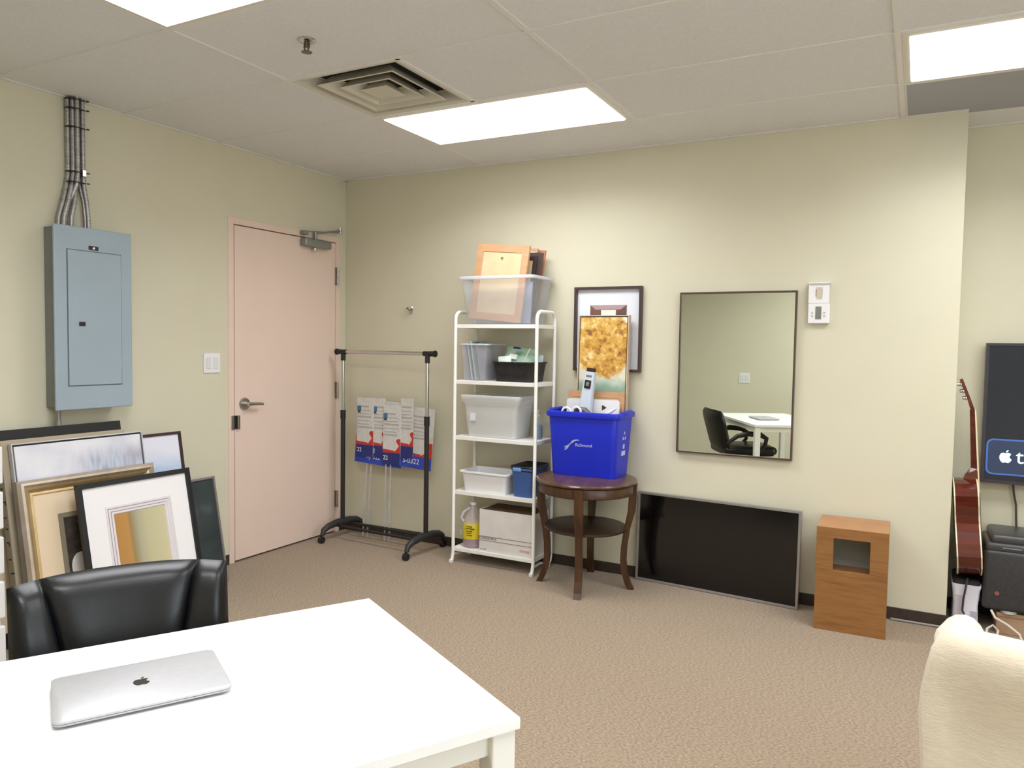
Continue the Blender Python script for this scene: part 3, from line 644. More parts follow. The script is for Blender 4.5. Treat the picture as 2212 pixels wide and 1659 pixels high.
# fourth shelf
z3 = SHZ[3]+.001
t = thing('dish_tub', 'white rectangular dish tub on the fourth shelf', 'tub', (1.358, -.187, z3))
part('tub', bin_mesh(.30, .19, .33, .215, .128, .028, rim=.014, rimh=.009), M_WHITEPL, t, True)
t = thing('blue_caddy', 'slate blue plastic bin with a dark liner on the fourth shelf', 'bin', (1.628, -.182, z3))
M_CADDY = mat('slate_blue_plastic', (62, 96, 158), .4)
part('body', bin_mesh(.128, .195, .146, .222, .178, .02, rim=.008), M_CADDY, t, True)
part('handle_tab', MB().box(-.055, .0, -.124, -.112, .158, .182, .005), mat('light_blue_tab', (110, 156, 214), .4), t, True)
part('liner', MB().loft([rrect(.14, .216, .02, .15), rrect(.165, .24, .022, .186), rrect(.158, .234, .022, .19), rrect(.10, .17, .02, .16)]), mat('dark_liner', (26, 28, 38), .35), t, True)
# bottom shelf
z4 = SHZ[4]+.001
t = thing('cleaner_jug', 'clear jug of pink cleaner with a yellow label on the bottom shelf', 'jug', (1.25, -.225, z4))
part('liquid', MB().lathe([(.058, .002), (.063, .01), (.063, .055), (.06, .056)], 28), mat('pink_liquid', (150, 96, 116), .2), t, True)
part('jug_body', MB().lathe([(.061, .001), (.066, .012), (.066, .155), (.06, .175), (.035, .235), (.021, .255), (.019, .27)], 28), mat('jug_plastic', (226, 216, 224), .25, alpha=.35), t, True)
part('handle', MB().tube([(-.012, -.02, .25), (-.04, -.045, .225), (-.058, -.05, .185), (-.045, -.04, .16)], .009, 10), mat('jug_handle', (220, 216, 226), .3, alpha=.8), t, True)
lb = MB().lathe([(.0668, .056), (.0672, .06), (.0672, .148), (.0668, .152)], 28)
part('label', lb, mat('yellow_label', (222, 202, 40), .5), t, True)
part('label_block', MB().box(-.063, -.036, -.058, -.045, .075, .108, mx=Matrix.Rotation(-.25, 4, 'Z')), M_GREYINK, t)
for z, l_ in ((.135, .03), (.122, .05), (.106, .03), (.094, .024), (.08, .03)):
    part('label_line', MB().box(.0-l_/3, l_, -.0676, -.06, z, z+.005), mat('label_ink', (92, 84, 30), .6), t)
part('cap', MB().cyl((0, 0, .268), (0, 0, .284), .021), M_WHITEPL, t, True)
t = thing('storage_box', 'white cardboard storage box with a brown open top on the bottom shelf', 'box', (1.521, -.172, z4))
bx = MB().loft([rrect(.37, .242, .002, 0, 1), rrect(.37, .242, .002, .262, 1), rrect(.362, .234, .002, .262, 1), rrect(.362, .234, .002, .004, 1)])
part('box_body', bx, noisy('white_card', [(214, 208, 204), (224, 218, 214)], scale=10, rough=.8), t)
part('open_top_fill', MB().box(-.181, .181, -.117, .117, .236, .256), mat('shaded_card', (112, 88, 62), .8), t)  # sheet filling the open top, brown card with the inside shade in its colour
for z in (.092, .066): part('printed_line', MB().box(-.184, .186, -.1222, -.12, z, z+.003), mat('print_grey', (120, 112, 110), .7), t)
text('STORAGE BOX', .02, mat('print_dark', (96, 92, 92), .7), t, (-.128, -.1218, .0825), sx=1.0)
text('STAPLES', .018, mat('print_red', (208, 116, 108), .7), t, (.135, -.1218, .034), sx=1.0)
text('Item 1000', .010, mat('print_dark', (96, 92, 92), .7), t, (-.155, -.1218, .012))

# ------------------------------------------------------------------ round side table
TX, TY, TZ = 2.056, -.300, .630
t = thing('side_table', 'round dark wood side table with four curved legs and a lower shelf', 'table', (TX, TY, 0), math.radians(14))
part('table_top', MB().lathe([(.0, TZ-.022), (.265, TZ-.022), (.290, TZ-.018), (.294, TZ-.01), (.290, TZ-.002), (.285, TZ), (0, TZ)], 56), noisy('table_top_wood', [(72, 46, 34), (104, 70, 52)], scale=4, stretch=(6, 1, 1), rough=.28, coat=.3), t, True)
part('apron', MB().lathe([(.272, TZ-.022), (.278, TZ-.03), (.278, TZ-.075), (.272, TZ-.08), (.255, TZ-.08), (.255, TZ-.022)], 56), M_DKWOOD, t, True)
part('lower_shelf', MB().lathe([(0, .335), (.232, .335), (.24, .342), (.24, .35), (.232, .355), (0, .355)], 48), mat('lower_shelf_wood', (58, 44, 34), .35), t, True)
for k in range(4):
    a = k*PI/2 - PI/2
    prof = [(.272, TZ-.022), (.268, TZ-.08), (.262, .45), (.238, .34), (.225, .24), (.222, .16), (.232, .09), (.252, .03), (.268, 0)]
    u = Vector((math.cos(a), math.sin(a), 0)); v = Vector((-math.sin(a), math.cos(a), 0))
    rings = []
    for i, (rr, z) in enumerate(prof):
        hw_ = .024 if z > .4 else .02; hd_ = .02 if z > .4 else .017
        c = u*rr + Vector((0, 0, z))
        rings.append([c-u*hd_-v*hw_, c+u*hd_-v*hw_, c+u*hd_+v*hw_, c-u*hd_+v*hw_])
    part('leg', MB().loft(rings), M_DKWOOD, t)
fl = MB()
for k in range(56):
    if (k % 14) in (0, 1, 2, 12, 13): continue
for k in range(4):
    for j in range(-3, 4):
        a = k*PI/2-PI/2+j*.045
        fl.box(.274, .2815, -.004, .004, TZ-.072, TZ-.03, mx=Matrix.Rotation(a, 4, 'Z'))
part('fluting', fl, M_DKWOOD, t)['kind'] = 'stuff'

# blue recycling bin and contents
M_RBIN = mat('recycling_blue', (18, 40, 196), .42)
BX, BY = 2.022, -.172
t = thing('recycling_bin', 'bright blue recycling bin with white emblem on the round side table', 'bin', (BX, BY, TZ+.001))
part('body', bin_mesh(.398, .235, .436, .285, .372, .035, rim=0), M_RBIN, t, True)
part('rim', MB().loft([rrect(.436, .285, .035, .343), rrect(.459, .305, .04, .343), rrect(.466, .312, .042, .358), rrect(.459, .305, .04, .374), rrect(.428, .277, .033, .376), rrect(.428, .277, .033, .343)], loop=True), M_RBIN, t, True)
for s in (-1, 1):
    part('handle_lip', MB().box(s*.225-.012, s*.225+.012, -.075, .075, .356, .386, .008, 3), M_RBIN, t, True)
# front panel follows the taper: place prints on a slanted empty-free local transform
def on_front(name, mb_or_me, m, dz):
    pass
sl_ang = math.atan2(.025, .372)
wave = []
for k in range(3):
    up = []; dn = []
    for i in range(13):
        u = i/12; x = -.075 + u*.095*(1-.12*k); zc = .0+.022*math.sin((u-.45)*PI*1.15)-.010*k*(1-u)
        th_ = .0045*math.sin(PI*min(1, u*1.02))+.0006
        up.append((x, zc+th_)); dn.append((x, zc-th_))
    wave.append(up+dn[::-1])
mxf = Matrix.Translation((-.035, -.1175, 0)) @ Matrix.Rotation(sl_ang, 4, 'X')
wv = MB()
for p_ in wave: wv.prism([(x, z+.19) for x, z in p_], -.0022, .0015)
part('wave_emblem', wv.xf(mxf), mat('bin_print', (200, 206, 240), .5), t)
me = text_mesh('Richmond', .026, MATS['bin_print'])
obj('lettering', me, t, (.012, -.1315, .182), (PI/2+sl_ang, 0, 0))
rc = MB()
for k in range(3):
    a = k*2*PI/3+PI/2
    c_ = (math.cos(a)*.02, math.sin(a)*.02)
    pl = [(c_[0]+math.cos(a+q)*.012, .235+c_[1]+math.sin(a+q)*.012) for q in (0, 2.1, 4.2)]
    rc.prism(pl, -.0012, .001)
rc.box(-.012, .012, -.0012, .001, .165, .19).box(-.03, .03, -.0012, .001, .125, .152)
part('recycling_mark', rc.xf(Matrix.Translation((.1995, .0, 0)) @ Matrix.Rotation(PI/2, 4, 'Z') @ Matrix.Rotation(math.atan2(.019, .372), 4, 'X') @ Matrix.Translation((0, -.0005, 0))), MATS['bin_print'], t)
zb = TZ+.012
def in_bin(*a, **k): return upright_frame(*a, **k)
# yellow tree painting standing at the back of the bin, leaning to the wall
t = thing('tree_painting', 'yellow autumn tree painting in a thin pale frame standing in the blue bin', 'painting', (2.052, -.073, zb), 0, -.035)
pw, ph = .32, .932
part('float_frame', MB().frame(pw, ph, [(0, 0), (0, -.034), (.006, -.034), (.006, -.004), (.03, -.004), (.03, 0)]), mat('pale_pink_wood', (206, 182, 158), .5), t)
part('shadow_gap', MB().frame(pw-.012, ph-.012, [(0, -.004), (0, -.02), (.006, -.02), (.006, -.004)], .006), mat('gap_brown', (58, 44, 30), .8), t)
part('painted_canvas', MB().box(-pw/2+.012, pw/2-.012, -.031, -.004, .012, ph-.012), art('tree_paint', art_tree), t)
t = upright_frame('wooden_frame', 'plain orange wood frame standing in the blue bin in front of the tree painting', 1.850, 2.206, zb, 1.118, -.112, .03, .0, M_PINE, .035, .016, M_KRAFT)
t = thing('cutting_board', 'white plastic board with rounded corners standing in the blue bin', 'board', (2.022, -.150, zb), 0, -.02)
part('panel', MB().prism(rrect_xz(.335, .43, .018), -.006, .006), M_WHITEPL, t)
part('arrow_mark', MB().prism([(.06, .365), (.09, .385), (.06, .40)], -.0068, -.005), mat('dark_mark', (60, 48, 50), .6), t)
t = thing('vacuum_handle', 'pale grey vacuum handle with black tip and square button standing in the blue bin', 'vacuum handle', (1.945, -.205, zb))
t.rotation_euler = (-.05, .125, 0)
def rr(w_, d_, z): return rrect(w_, d_, .01, z, 3)
part('grip', MB().loft([rr(.09, .05, .02), rr(.085, .05, .3), rr(.07, .045, .45), rr(.062, .045, .60)]), mat('pale_grey_plastic', (206, 216, 230), .35), t, True)
part('tip', MB().loft([rr(.05, .04, .60), rr(.05, .04, .622)]), mat('tip_brown', (52, 32, 34), .4), t, True)
part('button', MB().box(-.02, .02, -.029, -.02, .50, .55, .005), M_BLACKPL, t, True)
part('button_face', MB().box(-.01, .01, -.031, -.025, .513, .537, .003), M_GREYMETAL, t, True)
part('badge', MB().box(-.018, .018, -.0245, -.02, .568, .582, .002), M_GREYMETAL, t)
def loop_cord(label, cx, y, w_, top, m, r):
    pts = [(cx-w_/2, y+.036, zb+.012), (cx-w_/2, y, top-w_*.5)] + [(cx+w_/2*math.cos(a), y, top-w_*.5+w_*.5*math.sin(a)) for a in [PI-PI*i/8 for i in range(1, 8)]] + [(cx+w_/2, y, top-w_*.5), (cx+w_/2, y+.036, zb+.012)]
    tag(obj('cord', MB().tube(pts, r, 8).mesh('cord', m, True)), label, 'cord', 'loops of cord in the blue bin')
loop_cord('white cord loop over the left end of the blue bin', 1.92, -.299, .055, 1.028, M_WHITEPL, .007)
loop_cord('white cord loop next to the grey appliance grip in the blue bin', 1.985, -.299, .05, 1.034, M_WHITEPL, .007)
t = thing('appliance_grip', 'dark grey curved appliance grip lying across the top of the blue bin', 'appliance', (1.99, -.262, .99))
part('grip', MB().tube([(-.06, .02, -.2), (-.05, .0, -.03), (-.01, -.01, .03), (.035, -.01, .022), (.075, -.01, -.008), (.08, .0, -.2)], [.016, .018, .02, .021, .017, .014], 12), mat('warm_grey_plastic', (92, 84, 86), .4), t, True)
t = thing('crumpled_bag', 'crumpled white plastic bag stuffed into the blue bin', 'plastic bag', (2.162, -.24, .96))
bag = MB().sphere((0, 0, 0), .06, 20, (1.05, .6, .8))
for v in bag.bm.verts:
    n_ = math.sin(v.co.x*95+v.co.z*40)*.008+math.sin(v.co.z*130+v.co.y*60)*.006
    v.co += v.co.normalized()*n_
part('bag', bag, mat('white_bag', (226, 224, 238), .35), t, True)
part('twist', MB().tube([(-.05, -.02, .01), (.0, -.03, .04), (.05, -.02, .075)], [.012, .014, .006], 8), MATS['white_bag'], t, True)

# ------------------------------------------------------------------ back wall: picture, mirror, thermostat
t = thing('wall_picture', 'dark framed print with a wide white mat hanging on the wall behind the tree painting', 'picture', (2.054, 0, 1.236))
w_, h = .432, .512
part('frame', MB().frame(w_, h, [(0, 0), (0, -.03), (.015, -.03), (.016, -.008), (.016, 0)]), mat('espresso_gloss', (70, 54, 56), .4), t)
part('mat_board', MB().box(-w_/2+.014, w_/2-.014, -.008, -.002, .014, h-.014), mat('cool_mat', (226, 230, 238), .7), t)
part('print', MB().box(-.116, .118, -.0092, -.007, .12, .402), noisy('brown_print', [(92, 62, 56), (128, 92, 82)], scale=5, stretch=(1, 1, 3), rough=.6), t)
part('printed_ceiling', MB().prism([(-.116, .402), (.118, .402), (.08, .375), (-.08, .375)], -.0100, -.009), mat('print_rose', (176, 150, 150), .6), t)
part('printed_window', MB().box(-.045, .05, -.0104, -.009, .22, .372), mat('print_cream', (240, 230, 212), .6), t)
for q in (-.036, .004): part('window_pane', MB().box(q, q+.037, -.011, -.01, .23, .358), M_WHITE, t)
t = thing('wall_mirror', 'rectangular wall mirror in a thin dark bronze frame', 'mirror', (2.818, 0, .782))
w_, h = .638, .922
part('frame', MB().frame(w_, h, [(0, 0), (0, -.026), (.009, -.026), (.011, -.016), (.011, 0)]), mat('bronze_frame', (96, 80, 72), .35, .5), t)
part('mirror_glass', MB().box(-w_/2+.01, w_/2-.01, -.017, -.01, .01, h-.01), mat('mirror_silver', (232, 238, 230), .0, 1.0), t)
t = thing('thermostat', 'white wall thermostat with its cover flipped up', 'thermostat', (3.247, 0, 1.526))
part('body', MB().box(-.054, .052, -.026, 0, 0, .108, .005, 2), M_WHITEPL, t)
part('cover', MB().frame(.102, .108, [(0, -.02), (0, -.026), (.034, -.026), (.034, -.02)], .108).xf(Matrix.Translation((-.002, 0, 0))), M_WHITEPL, t)
part('cover_back', MB().box(-.050, .047, -.019, -.006, .112, .214, .002), mat('thermo_grey', (222, 216, 222), .5), t)
part('cover_hood', MB().box(-.053, .055, -.036, -.004, .211, .217, .001), M_WHITEPL, t)
part('window', MB().box(-.014, .014, -.0265, -.018, .128, .192), mat('thermo_window', (206, 192, 176), .3), t)
part('display', MB().box(-.017, .013, -.0268, -.024, .022, .09), mat('lcd', (128, 128, 122), .25), t)
for x in (-.032, .027):
    for z in (.040, .056): part('button', MB().cyl((x, -.0262, z), (x, -.028, z), .005, n=12), mat('thermo_button', (186, 186, 190), .4), t)

# ------------------------------------------------------------------ floor TV, wood box
ang = math.atan2(-.075, .925)
t = thing('television', 'flat screen television with a thin silver frame leaning on the wall from the floor', 'television', (2.742, -.062, .002), ang, -.035)
w_, h = .93, .525
M_SCREEN = mat('dark_screen', (10, 9, 10), .12, spec=.6)
part('bezel', MB().frame(w_, h, [(0, .012), (0, -.02), (.012, -.02), (.014, -.014), (.014, .012)]), mat('silver_bezel', (168, 164, 162), .35, .6), t)
part('screen', MB().box(-w_/2+.013, w_/2-.013, -.016, -.008, .013, h-.013), M_SCREEN, t)
part('back_shell', MB().box(-w_/2+.01, w_/2-.01, -.008, .012, .01, h-.01, .004), M_BLACKPL, t)
t = thing('wood_cabinet', 'small honey oak cabinet box with a square opening standing on the floor', 'cabinet', (3.468, -.19, 0), math.radians(1))
w2, d2, h2, th = .161, .152, .515, .016
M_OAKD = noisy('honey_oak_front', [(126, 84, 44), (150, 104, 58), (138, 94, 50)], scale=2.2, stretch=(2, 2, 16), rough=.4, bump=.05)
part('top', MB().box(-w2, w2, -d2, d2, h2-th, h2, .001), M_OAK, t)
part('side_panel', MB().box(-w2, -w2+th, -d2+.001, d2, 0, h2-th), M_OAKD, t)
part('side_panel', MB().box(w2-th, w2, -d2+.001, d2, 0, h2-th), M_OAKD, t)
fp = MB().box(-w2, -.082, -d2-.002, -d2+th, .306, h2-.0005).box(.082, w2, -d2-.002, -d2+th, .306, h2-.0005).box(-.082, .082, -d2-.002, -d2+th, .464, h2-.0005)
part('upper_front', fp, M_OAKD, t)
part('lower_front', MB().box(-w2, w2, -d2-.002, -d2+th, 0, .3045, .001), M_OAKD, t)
part('inner_shelf', MB().box(-w2+th, w2-th, -d2+th, d2-.002, .275, .291), M_OAK, t)
part('wall_stand_in', MB().box(-w2+th, w2-th, -d2+.17, -d2+.178, .291, h2-th), mat('stand_in_grey', (150, 152, 144), .6), t)  # added grey board standing in for the lit wall behind the opening
part('back_panel', MB().box(-w2+th, w2-th, d2-.01, d2-.002, 0, .38), M_OAKD, t)
tag(obj('floor_cable', MB().tube([(3.645, -.02, .007), (3.75, -.021, .007), (3.86, -.02, .007), (3.905, -.012, .007), (3.93, .06, .007)], .006, 8).mesh('floor_cable', mat('grey_cable', (150, 146, 142), .5), True)), 'grey cable running along the baseboard at the wall end', 'cable')

# ------------------------------------------------------------------ recess: shredder, guitar, printer, box, wall TV
t = thing('paper_shredder', 'small white paper shredder with black top in the recess', 'shredder', (3.977, .135, 0))
def sr(w_, d_, z): return rrect(w_, d_, .018, z, 4)
part('body', MB().loft([sr(.12, .22, 0), sr(.112, .215, .03), sr(.106, .21, .12), sr(.12, .22, .20), sr(.128, .226, .215), sr(.128, .226, .226), sr(.11, .2, .226)]), mat('shredder_white', (226, 224, 236), .35), t, True)
part('head', MB().loft([sr(.12, .218, .222), sr(.118, .216, .242), sr(.11, .2, .25)]), M_BLACKPL, t, True)
part('label_plate', MB().box(-.048, -.015, -.1085, -.104, .06, .17), mat('label_lilac', (196, 184, 196), .4), t)
vents = MB()
for k in range(8): vents.box(.02, .05, -.1105, -.1, .03+k*.009, .034+k*.009)
part('vent', vents, mat('vent_grey', (186, 184, 196), .4), t)['kind'] = 'stuff'
# guitar, facing +x, leaning back on the return wall
def gw(v):  # half width of body along its length 0..0.49
    pts = [(0, 0.0), (.012, .07), (.03, .115), (.07, .165), (.13, .188), (.19, .175), (.24, .14), (.28, .118), (.32, .118), (.37, .135), (.42, .138), (.455, .12), (.475, .09), (.488, .045), (.492, 0)]
    for (a, b), (c, d) in zip(pts, pts[1:]):
        if a <= v <= c: return b+(d-b)*(v-a)/(c-a)
    return 0
vsamp = [.0, .004, .012, .03, .05, .07, .10, .13, .16, .19, .215, .24, .26, .28, .30, .32, .345, .37, .395, .42, .44, .455, .475, .488, .492]
out = [(gw(v), v) for v in vsamp] + [(-gw(v), v) for v in reversed(vsamp[1:-1])]
t = thing('acoustic_guitar', 'reddish brown acoustic guitar with cream binding leaning in the recess', 'guitar', (3.938, .138, .252), PI/2, -.075)
M_MAHOG = noisy('mahogany_gloss', [(70, 22, 14), (104, 38, 22)], scale=3, stretch=(1, 1, 10), rough=.14, coat=.6)
gd = .102
part('body', MB().loft([[(x, -gd, z) for x, z in out], [(x, 0, z) for x, z in out]]), M_MAHOG, t)
bind = mat('cream_binding', (236, 222, 186), .35)
for y in (-gd, 0):
    part('binding', MB().loft([[(x*1.012, y-.003, (z-.246)*1.006+.246) for x, z in out], [(x*1.012, y+.003, (z-.246)*1.006+.246) for x, z in out]], cap0=False, cap1=False), bind, t)
part('soundboard', MB().loft([[(x*.985, -gd-.002, (z-.246)*.985+.246) for x, z in out], [(x*.985, -gd+.001, (z-.246)*.985+.246) for x, z in out]]), noisy('spruce', [(206, 150, 84), (220, 168, 100)], scale=4, stretch=(12, 1, 1), rough=.25), t)
part('sound_hole', MB().cyl((0, -gd-.0032, .345), (0, -gd, .345), .05, n=28), M_BLACK, t)
part('bridge', MB().box(-.08, .08, -gd-.010, -gd, .165, .185, .003), M_DKWOOD, t)
nk = MB().loft([[(-.028, -gd-.006, .44), (.028, -gd-.006, .44), (.024, -.03, .455), (-.024, -.03, .455)], [(-.028, -gd-.006, .50), (.028, -gd-.006, .50), (.02, -.052, .51), (-.02, -.052, .51)], [(-.026, -gd-.006, .54), (.026, -gd-.006, .54), (.016, -gd+.022, .545), (-.016, -gd+.022, .545)], [(-.022, -gd-.006, .84), (.022, -gd-.006, .84), (.013, -gd+.016, .84), (-.013, -gd+.016, .84)]])
part('neck', nk, M_MAHOG, t)
part('fretboard', MB().loft([[(-.028, -gd-.012, .42), (.028, -gd-.012, .42), (.028, -gd-.005, .42), (-.028, -gd-.005, .42)], [(-.022, -gd-.012, .84), (.022, -gd-.012, .84), (.022, -gd-.005, .84), (-.022, -gd-.005, .84)]]), bind, t)
hs = part('headstock', MB().loft([[(-.024, -gd-.006, .835), (.024, -gd-.006, .835), (.024, -gd+.012, .835), (-.024, -gd+.012, .835)], [(-.034, -gd+.012, .90), (.034, -gd+.012, .90), (.034, -gd+.026, .895), (-.034, -gd+.026, .895)], [(-.036, -gd+.042, 1.0), (.036, -gd+.042, 1.0), (.036, -gd+.056, .995), (-.036, -gd+.056, .995)]]), M_MAHOG, t)
for s in (-1, 1):
    for z, yy in ((.90, .02), (.935, .03), (.97, .04)):
        part('tuning_peg', MB().cyl((s*.03, -gd+yy+.012, z), (s*.05, -gd+yy+.012, z), .004).sphere((s*.056, -gd+yy+.012, z), .009, 10, (.7, .6, 1)).cyl((s*.02, -gd+yy+.01, z), (s*.02, -gd+yy+.026, z), .008), M_CHROME, hs, True)
part('end_pin', MB().cyl((0, -gd/2, -.006), (0, -gd/2, .006), .007), M_BLACKPL, t)
st = MB()
for k in range(6): st.cyl((-.015+k*.006, -gd-.013, .178), (-.012+k*.0048, -gd-.0135, .84), .0006, n=5)
part('strings', st, M_STEEL, t)['kind'] = 'stuff'

t = thing('wall_television', 'wall mounted television showing a streaming logo tile', 'television', (4.03, YR, .712))
w_, h = 1.28, .724
tvg = thing
part('bezel', MB().frame(w_, h, [(0, -.02), (0, -.075), (.014, -.075), (.016, -.068), (.016, -.02)]).xf(Matrix.Translation((w_/2, 0, 0))), mat('tv_bezel', (62, 58, 66), .35), t)
part('back_shell', MB().box(.02, w_-.02, -.066, -.03, .02, h-.02, .01).box(w_/2-.2, w_/2+.2, -.03, 0, .2, h-.2), M_BLACKPL, t)
scr = part('screen', MB().box(.015, w_-.015, -.07, -.064, .015, h-.015), mat('lit_screen', (14, 17, 24), .15, emit=(.010, .013, .020), estr=1.0), t)
part('app_tile_edge', MB().prism(rrect_xz(.36, .186, .03, .20, .045), -.0712, -.0695), mat('tile_edge', (40, 70, 130), .3, emit=(.06, .13, .36), estr=.9), scr)
part('app_tile', MB().prism(rrect_xz(.344, .17, .025, .20, .053), -.0718, -.07), mat('tile_face', (24, 30, 46), .3, emit=(.025, .04, .08), estr=1.0), scr)
M_GLOW = mat('screen_glow', (220, 250, 255), .3, emit=(.55, .93, 1.0), estr=1.0)
sc = .066
part('apple_mark', MB().prism([(.106+x*sc, .139+z*sc) for x, z in APPLE], -.0726, -.071).prism([(.106+x*sc, .139+z*sc) for x, z in LEAF], -.0726, -.071), M_GLOW, scr)
text('tv', .105, M_GLOW, scr, (.19, -.0722, .142))
tag(obj('power_cable', MB().tube([(4.178, YR-.02, .72), (4.184, YR-.02, .66), (4.196, YR-.02, .60), (4.2, YR-.022, .52), (4.205, YR-.03, .42)], .005, 8).mesh('power_cable', mat('brown_cable', (70, 62, 54), .5), True)), 'dark power cable hanging below the wall television', 'cable')

t = thing('low_box', 'low tan cardboard box under the black printer', 'box', (4.335, .17, 0))
part('carton', MB().box(-.225, .225, -.125, .15, 0, .107, .003), noisy('tan_card', [(172, 138, 108), (186, 152, 122)], scale=6, rough=.8), t)
part('flap_line', MB().box(-.226, .226, -.1265, -.12, .086, .089), mat('flap_shadow', (140, 108, 82), .8), t)
t = thing('printer', 'black multifunction printer standing on the low tan box', 'printer', (4.27, .16, .108))
M_PRN = noisy('printer_black', [(48, 48, 51), (60, 60, 63)], scale=80, rough=.45)
part('body', MB().box(-.225, .225, -.14, .16, .012, .31, .02, 4), M_PRN, t, True)
part('scanner_lid', MB().box(-.22, .23, -.135, .16, .30, .345, .014, 3), mat('printer_lid', (66, 66, 68), .35), t, True)
part('document_feeder', MB().box(-.20, .23, -.12, .16, .335, .385, .02, 4), mat('printer_lid', (66, 66, 68), .35), t, True)
part('lid_slot', MB().box(-.15, -.07, -.1385, -.13, .322, .327, .001), mat('slot_light', (132, 130, 128), .3), t)
part('output_bay', MB().prism([(-.03, .03), (.2, .03), (.2, .26), (.0, .26)], -.1425, -.135), mat('bay_navy', (22, 24, 34), .25), t)
part('paper_tray', MB().box(.0, .19, -.20, -.138, .06, .075, .004), mat('tray_dark', (40, 42, 52), .3), t)
part('power_light', MB().cyl((-.165, -.1395, .098), (-.165, -.1425, .098), .010), mat('power_red', (150, 84, 78), .4), t)
part('front_foot', MB().cyl((-.11, -.10, 0), (-.11, -.10, .014), .035), mat('foot_pale', (196, 200, 196), .25), t, True)
part('front_foot', MB().cyl((.16, -.10, 0), (.16, -.10, .014), .035), mat('foot_pale', (196, 200, 196), .25), t, True)
for q in (-.15, .16): part('rear_foot', MB().cyl((q, .12, 0), (q, .12, .014), .02), M_BLACKPL, t, True)
M_WCAB = mat('white_cable', (216, 208, 196), .5)
tag(obj('white_cable', MB().tube([(4.085, .02, .118), (4.10, -.02, .095), (4.15, -.02, .07), (4.2, -.03, .035), (4.21, -.06, .012), (4.17, -.10, .006), (4.09, -.12, .006), (4.06, -.06, .006), (4.07, .0, .03), (4.095, .02, .045), (4.115, -.01, .03), (4.105, -.06, .008), (4.07, -.10, .006)], .006, 8).mesh('white_cable', M_WCAB, True)), 'white cable looped on the carpet in front of the printer box', 'cable')
tag(obj('black_cable', MB().tube([(3.98, .03, .257), (3.975, .009, .235), (3.965, .007, .16), (3.962, .007, .10), (3.985, .0, .05), (4.015, -.04, .008), (4.035, -.10, .006), (4.045, -.17, .006)], .005, 8).mesh('black_cable', mat('purple_black_cable', (52, 44, 58), .5), True)), 'thin black cable running down over the white shredder', 'cable')

# ------------------------------------------------------------------ desk and laptop
F = Vector((2.442, -2.749, 0)); DA = math.atan2(-.497, .867)
DW, DL, DH = .758, 1.25, .70
t = thing('desk', 'white rectangular desk with square metal legs', 'desk', F, DA)
M_DTOP = mat('white_melamine', (244, 244, 243), .32)
part('desk_top', MB().box(0, DW, -DL, 0, DH-.022, DH, .0015, 2), M_DTOP, t)
for x0, y0 in ((.006, -.056), (DW-.056, -.056), (.006, -DL+.006), (DW-.056, -DL+.006)):
    part('leg', MB().box(x0, x0+.05, y0, y0+.05, 0, DH-.0225, .004, 2), M_WHITEMET, t)
for args in ((.05, DW-.05, -.045, -.02), (.05, DW-.05, -DL+.02, -DL+.045), (.02, .045, -DL+.05, -.05), (DW-.045, DW-.02, -DL+.05, -.05)):
    part('apron_rail', MB().box(*args, DH-.068, DH-.0225, .002), M_WHITEMET, t)
lp = Vector((2.404, -3.401, DH+.0005))
t = thing('laptop', 'closed silver laptop on the white desk', 'laptop', lp, DA)
M_ALU = noisy('brushed_silver', [(182, 182, 185), (187, 187, 190)], scale=60, rough=.42, metal=.3)
# local x: short side (toward R), local y: long side
part('base', MB().loft([rrect(.190, .285, .014, .0025, 5), rrect(.206, .30, .016, .006, 5), rrect(.208, .302, .016, .0095, 5)]), M_ALU, t, True)
lid = part('lid', MB().loft([rrect(.208, .302, .016, .0105, 5), rrect(.208, .302, .016, .0145, 5), rrect(.200, .294, .014, .0165, 5)]), M_ALU, t, True)
part('seam', MB().loft([rrect(.204, .298, .015, .0094, 5), rrect(.204, .298, .015, .0106, 5)]), mat('seam_dark', (110, 108, 112), .5), t)
M_LOGO = mat('dark_mirror_logo', (92, 86, 82), .2, .8)
lg = MB(); sc = .036
lg.prism([(x*sc, z*sc) for x, z in APPLE], -.0003, .0003).prism([(x*sc, z*sc) for x, z in LEAF], -.0003, .0003)
part('apple_mark', lg.xf(Matrix.Translation((0, 0, .0168)) @ Matrix.Rotation(PI/2, 4, 'Z') @ Matrix.Rotation(-PI/2, 4, 'X')), M_LOGO, lid)
for x in (-.08, .08):
    for y in (-.12, .12): part('foot', MB().cyl((x, y, 0), (x, y, .003), .008), M_BLACKPL, t)

# ------------------------------------------------------------------ black leather office chair
dL = Vector((-.497, -.867, 0)); nO = Vector((-.867, .497, 0))
cc = F + dL*.575 + nO*(-.06)
t = thing('office_chair', 'black leather office chair with winged back pushed up to the white desk', 'office chair', cc, math.radians(60.2))
# local -y faces the desk, local x along the desk edge, back at +y
def pad(fn, nu, nv, thick, p=2.6):
    """closed cushion: fn(u,v)->(centre point, outward normal) for u,v in 0..1"""
    mb = MB(); bm = mb.bm; A = []; B = []
    for j in range(nv+1):
        ra, rb = [], []
        for i in range(nu+1):
            u, v = i/nu, j/nv
            c, n_ = fn(u, v)
            e = max(0.0, (1-abs(2*u-1)**p))**.5 * max(0.0, (1-abs(2*v-1)**p))**.5
            ra.append(bm.verts.new(c - n_*thick*e))
            rb.append(bm.verts.new(c + n_*thick*.55*e))
        A.append(ra); B.append(rb)
    for j in range(nv):
        for i in range(nu):
            bm.faces.new((A[j][i], A[j][i+1], A[j+1][i+1], A[j+1][i]))
            bm.faces.new((B[j][i+1], B[j][i], B[j+1][i], B[j+1][i+1]))
    bmesh.ops.remove_doubles(bm, verts=bm.verts, dist=1e-6)
    ring = lambda a, b: [bm.faces.new((a[i], a[i+1], b[i+1], b[i])) for i in range(len(a)-1)]
    return mb
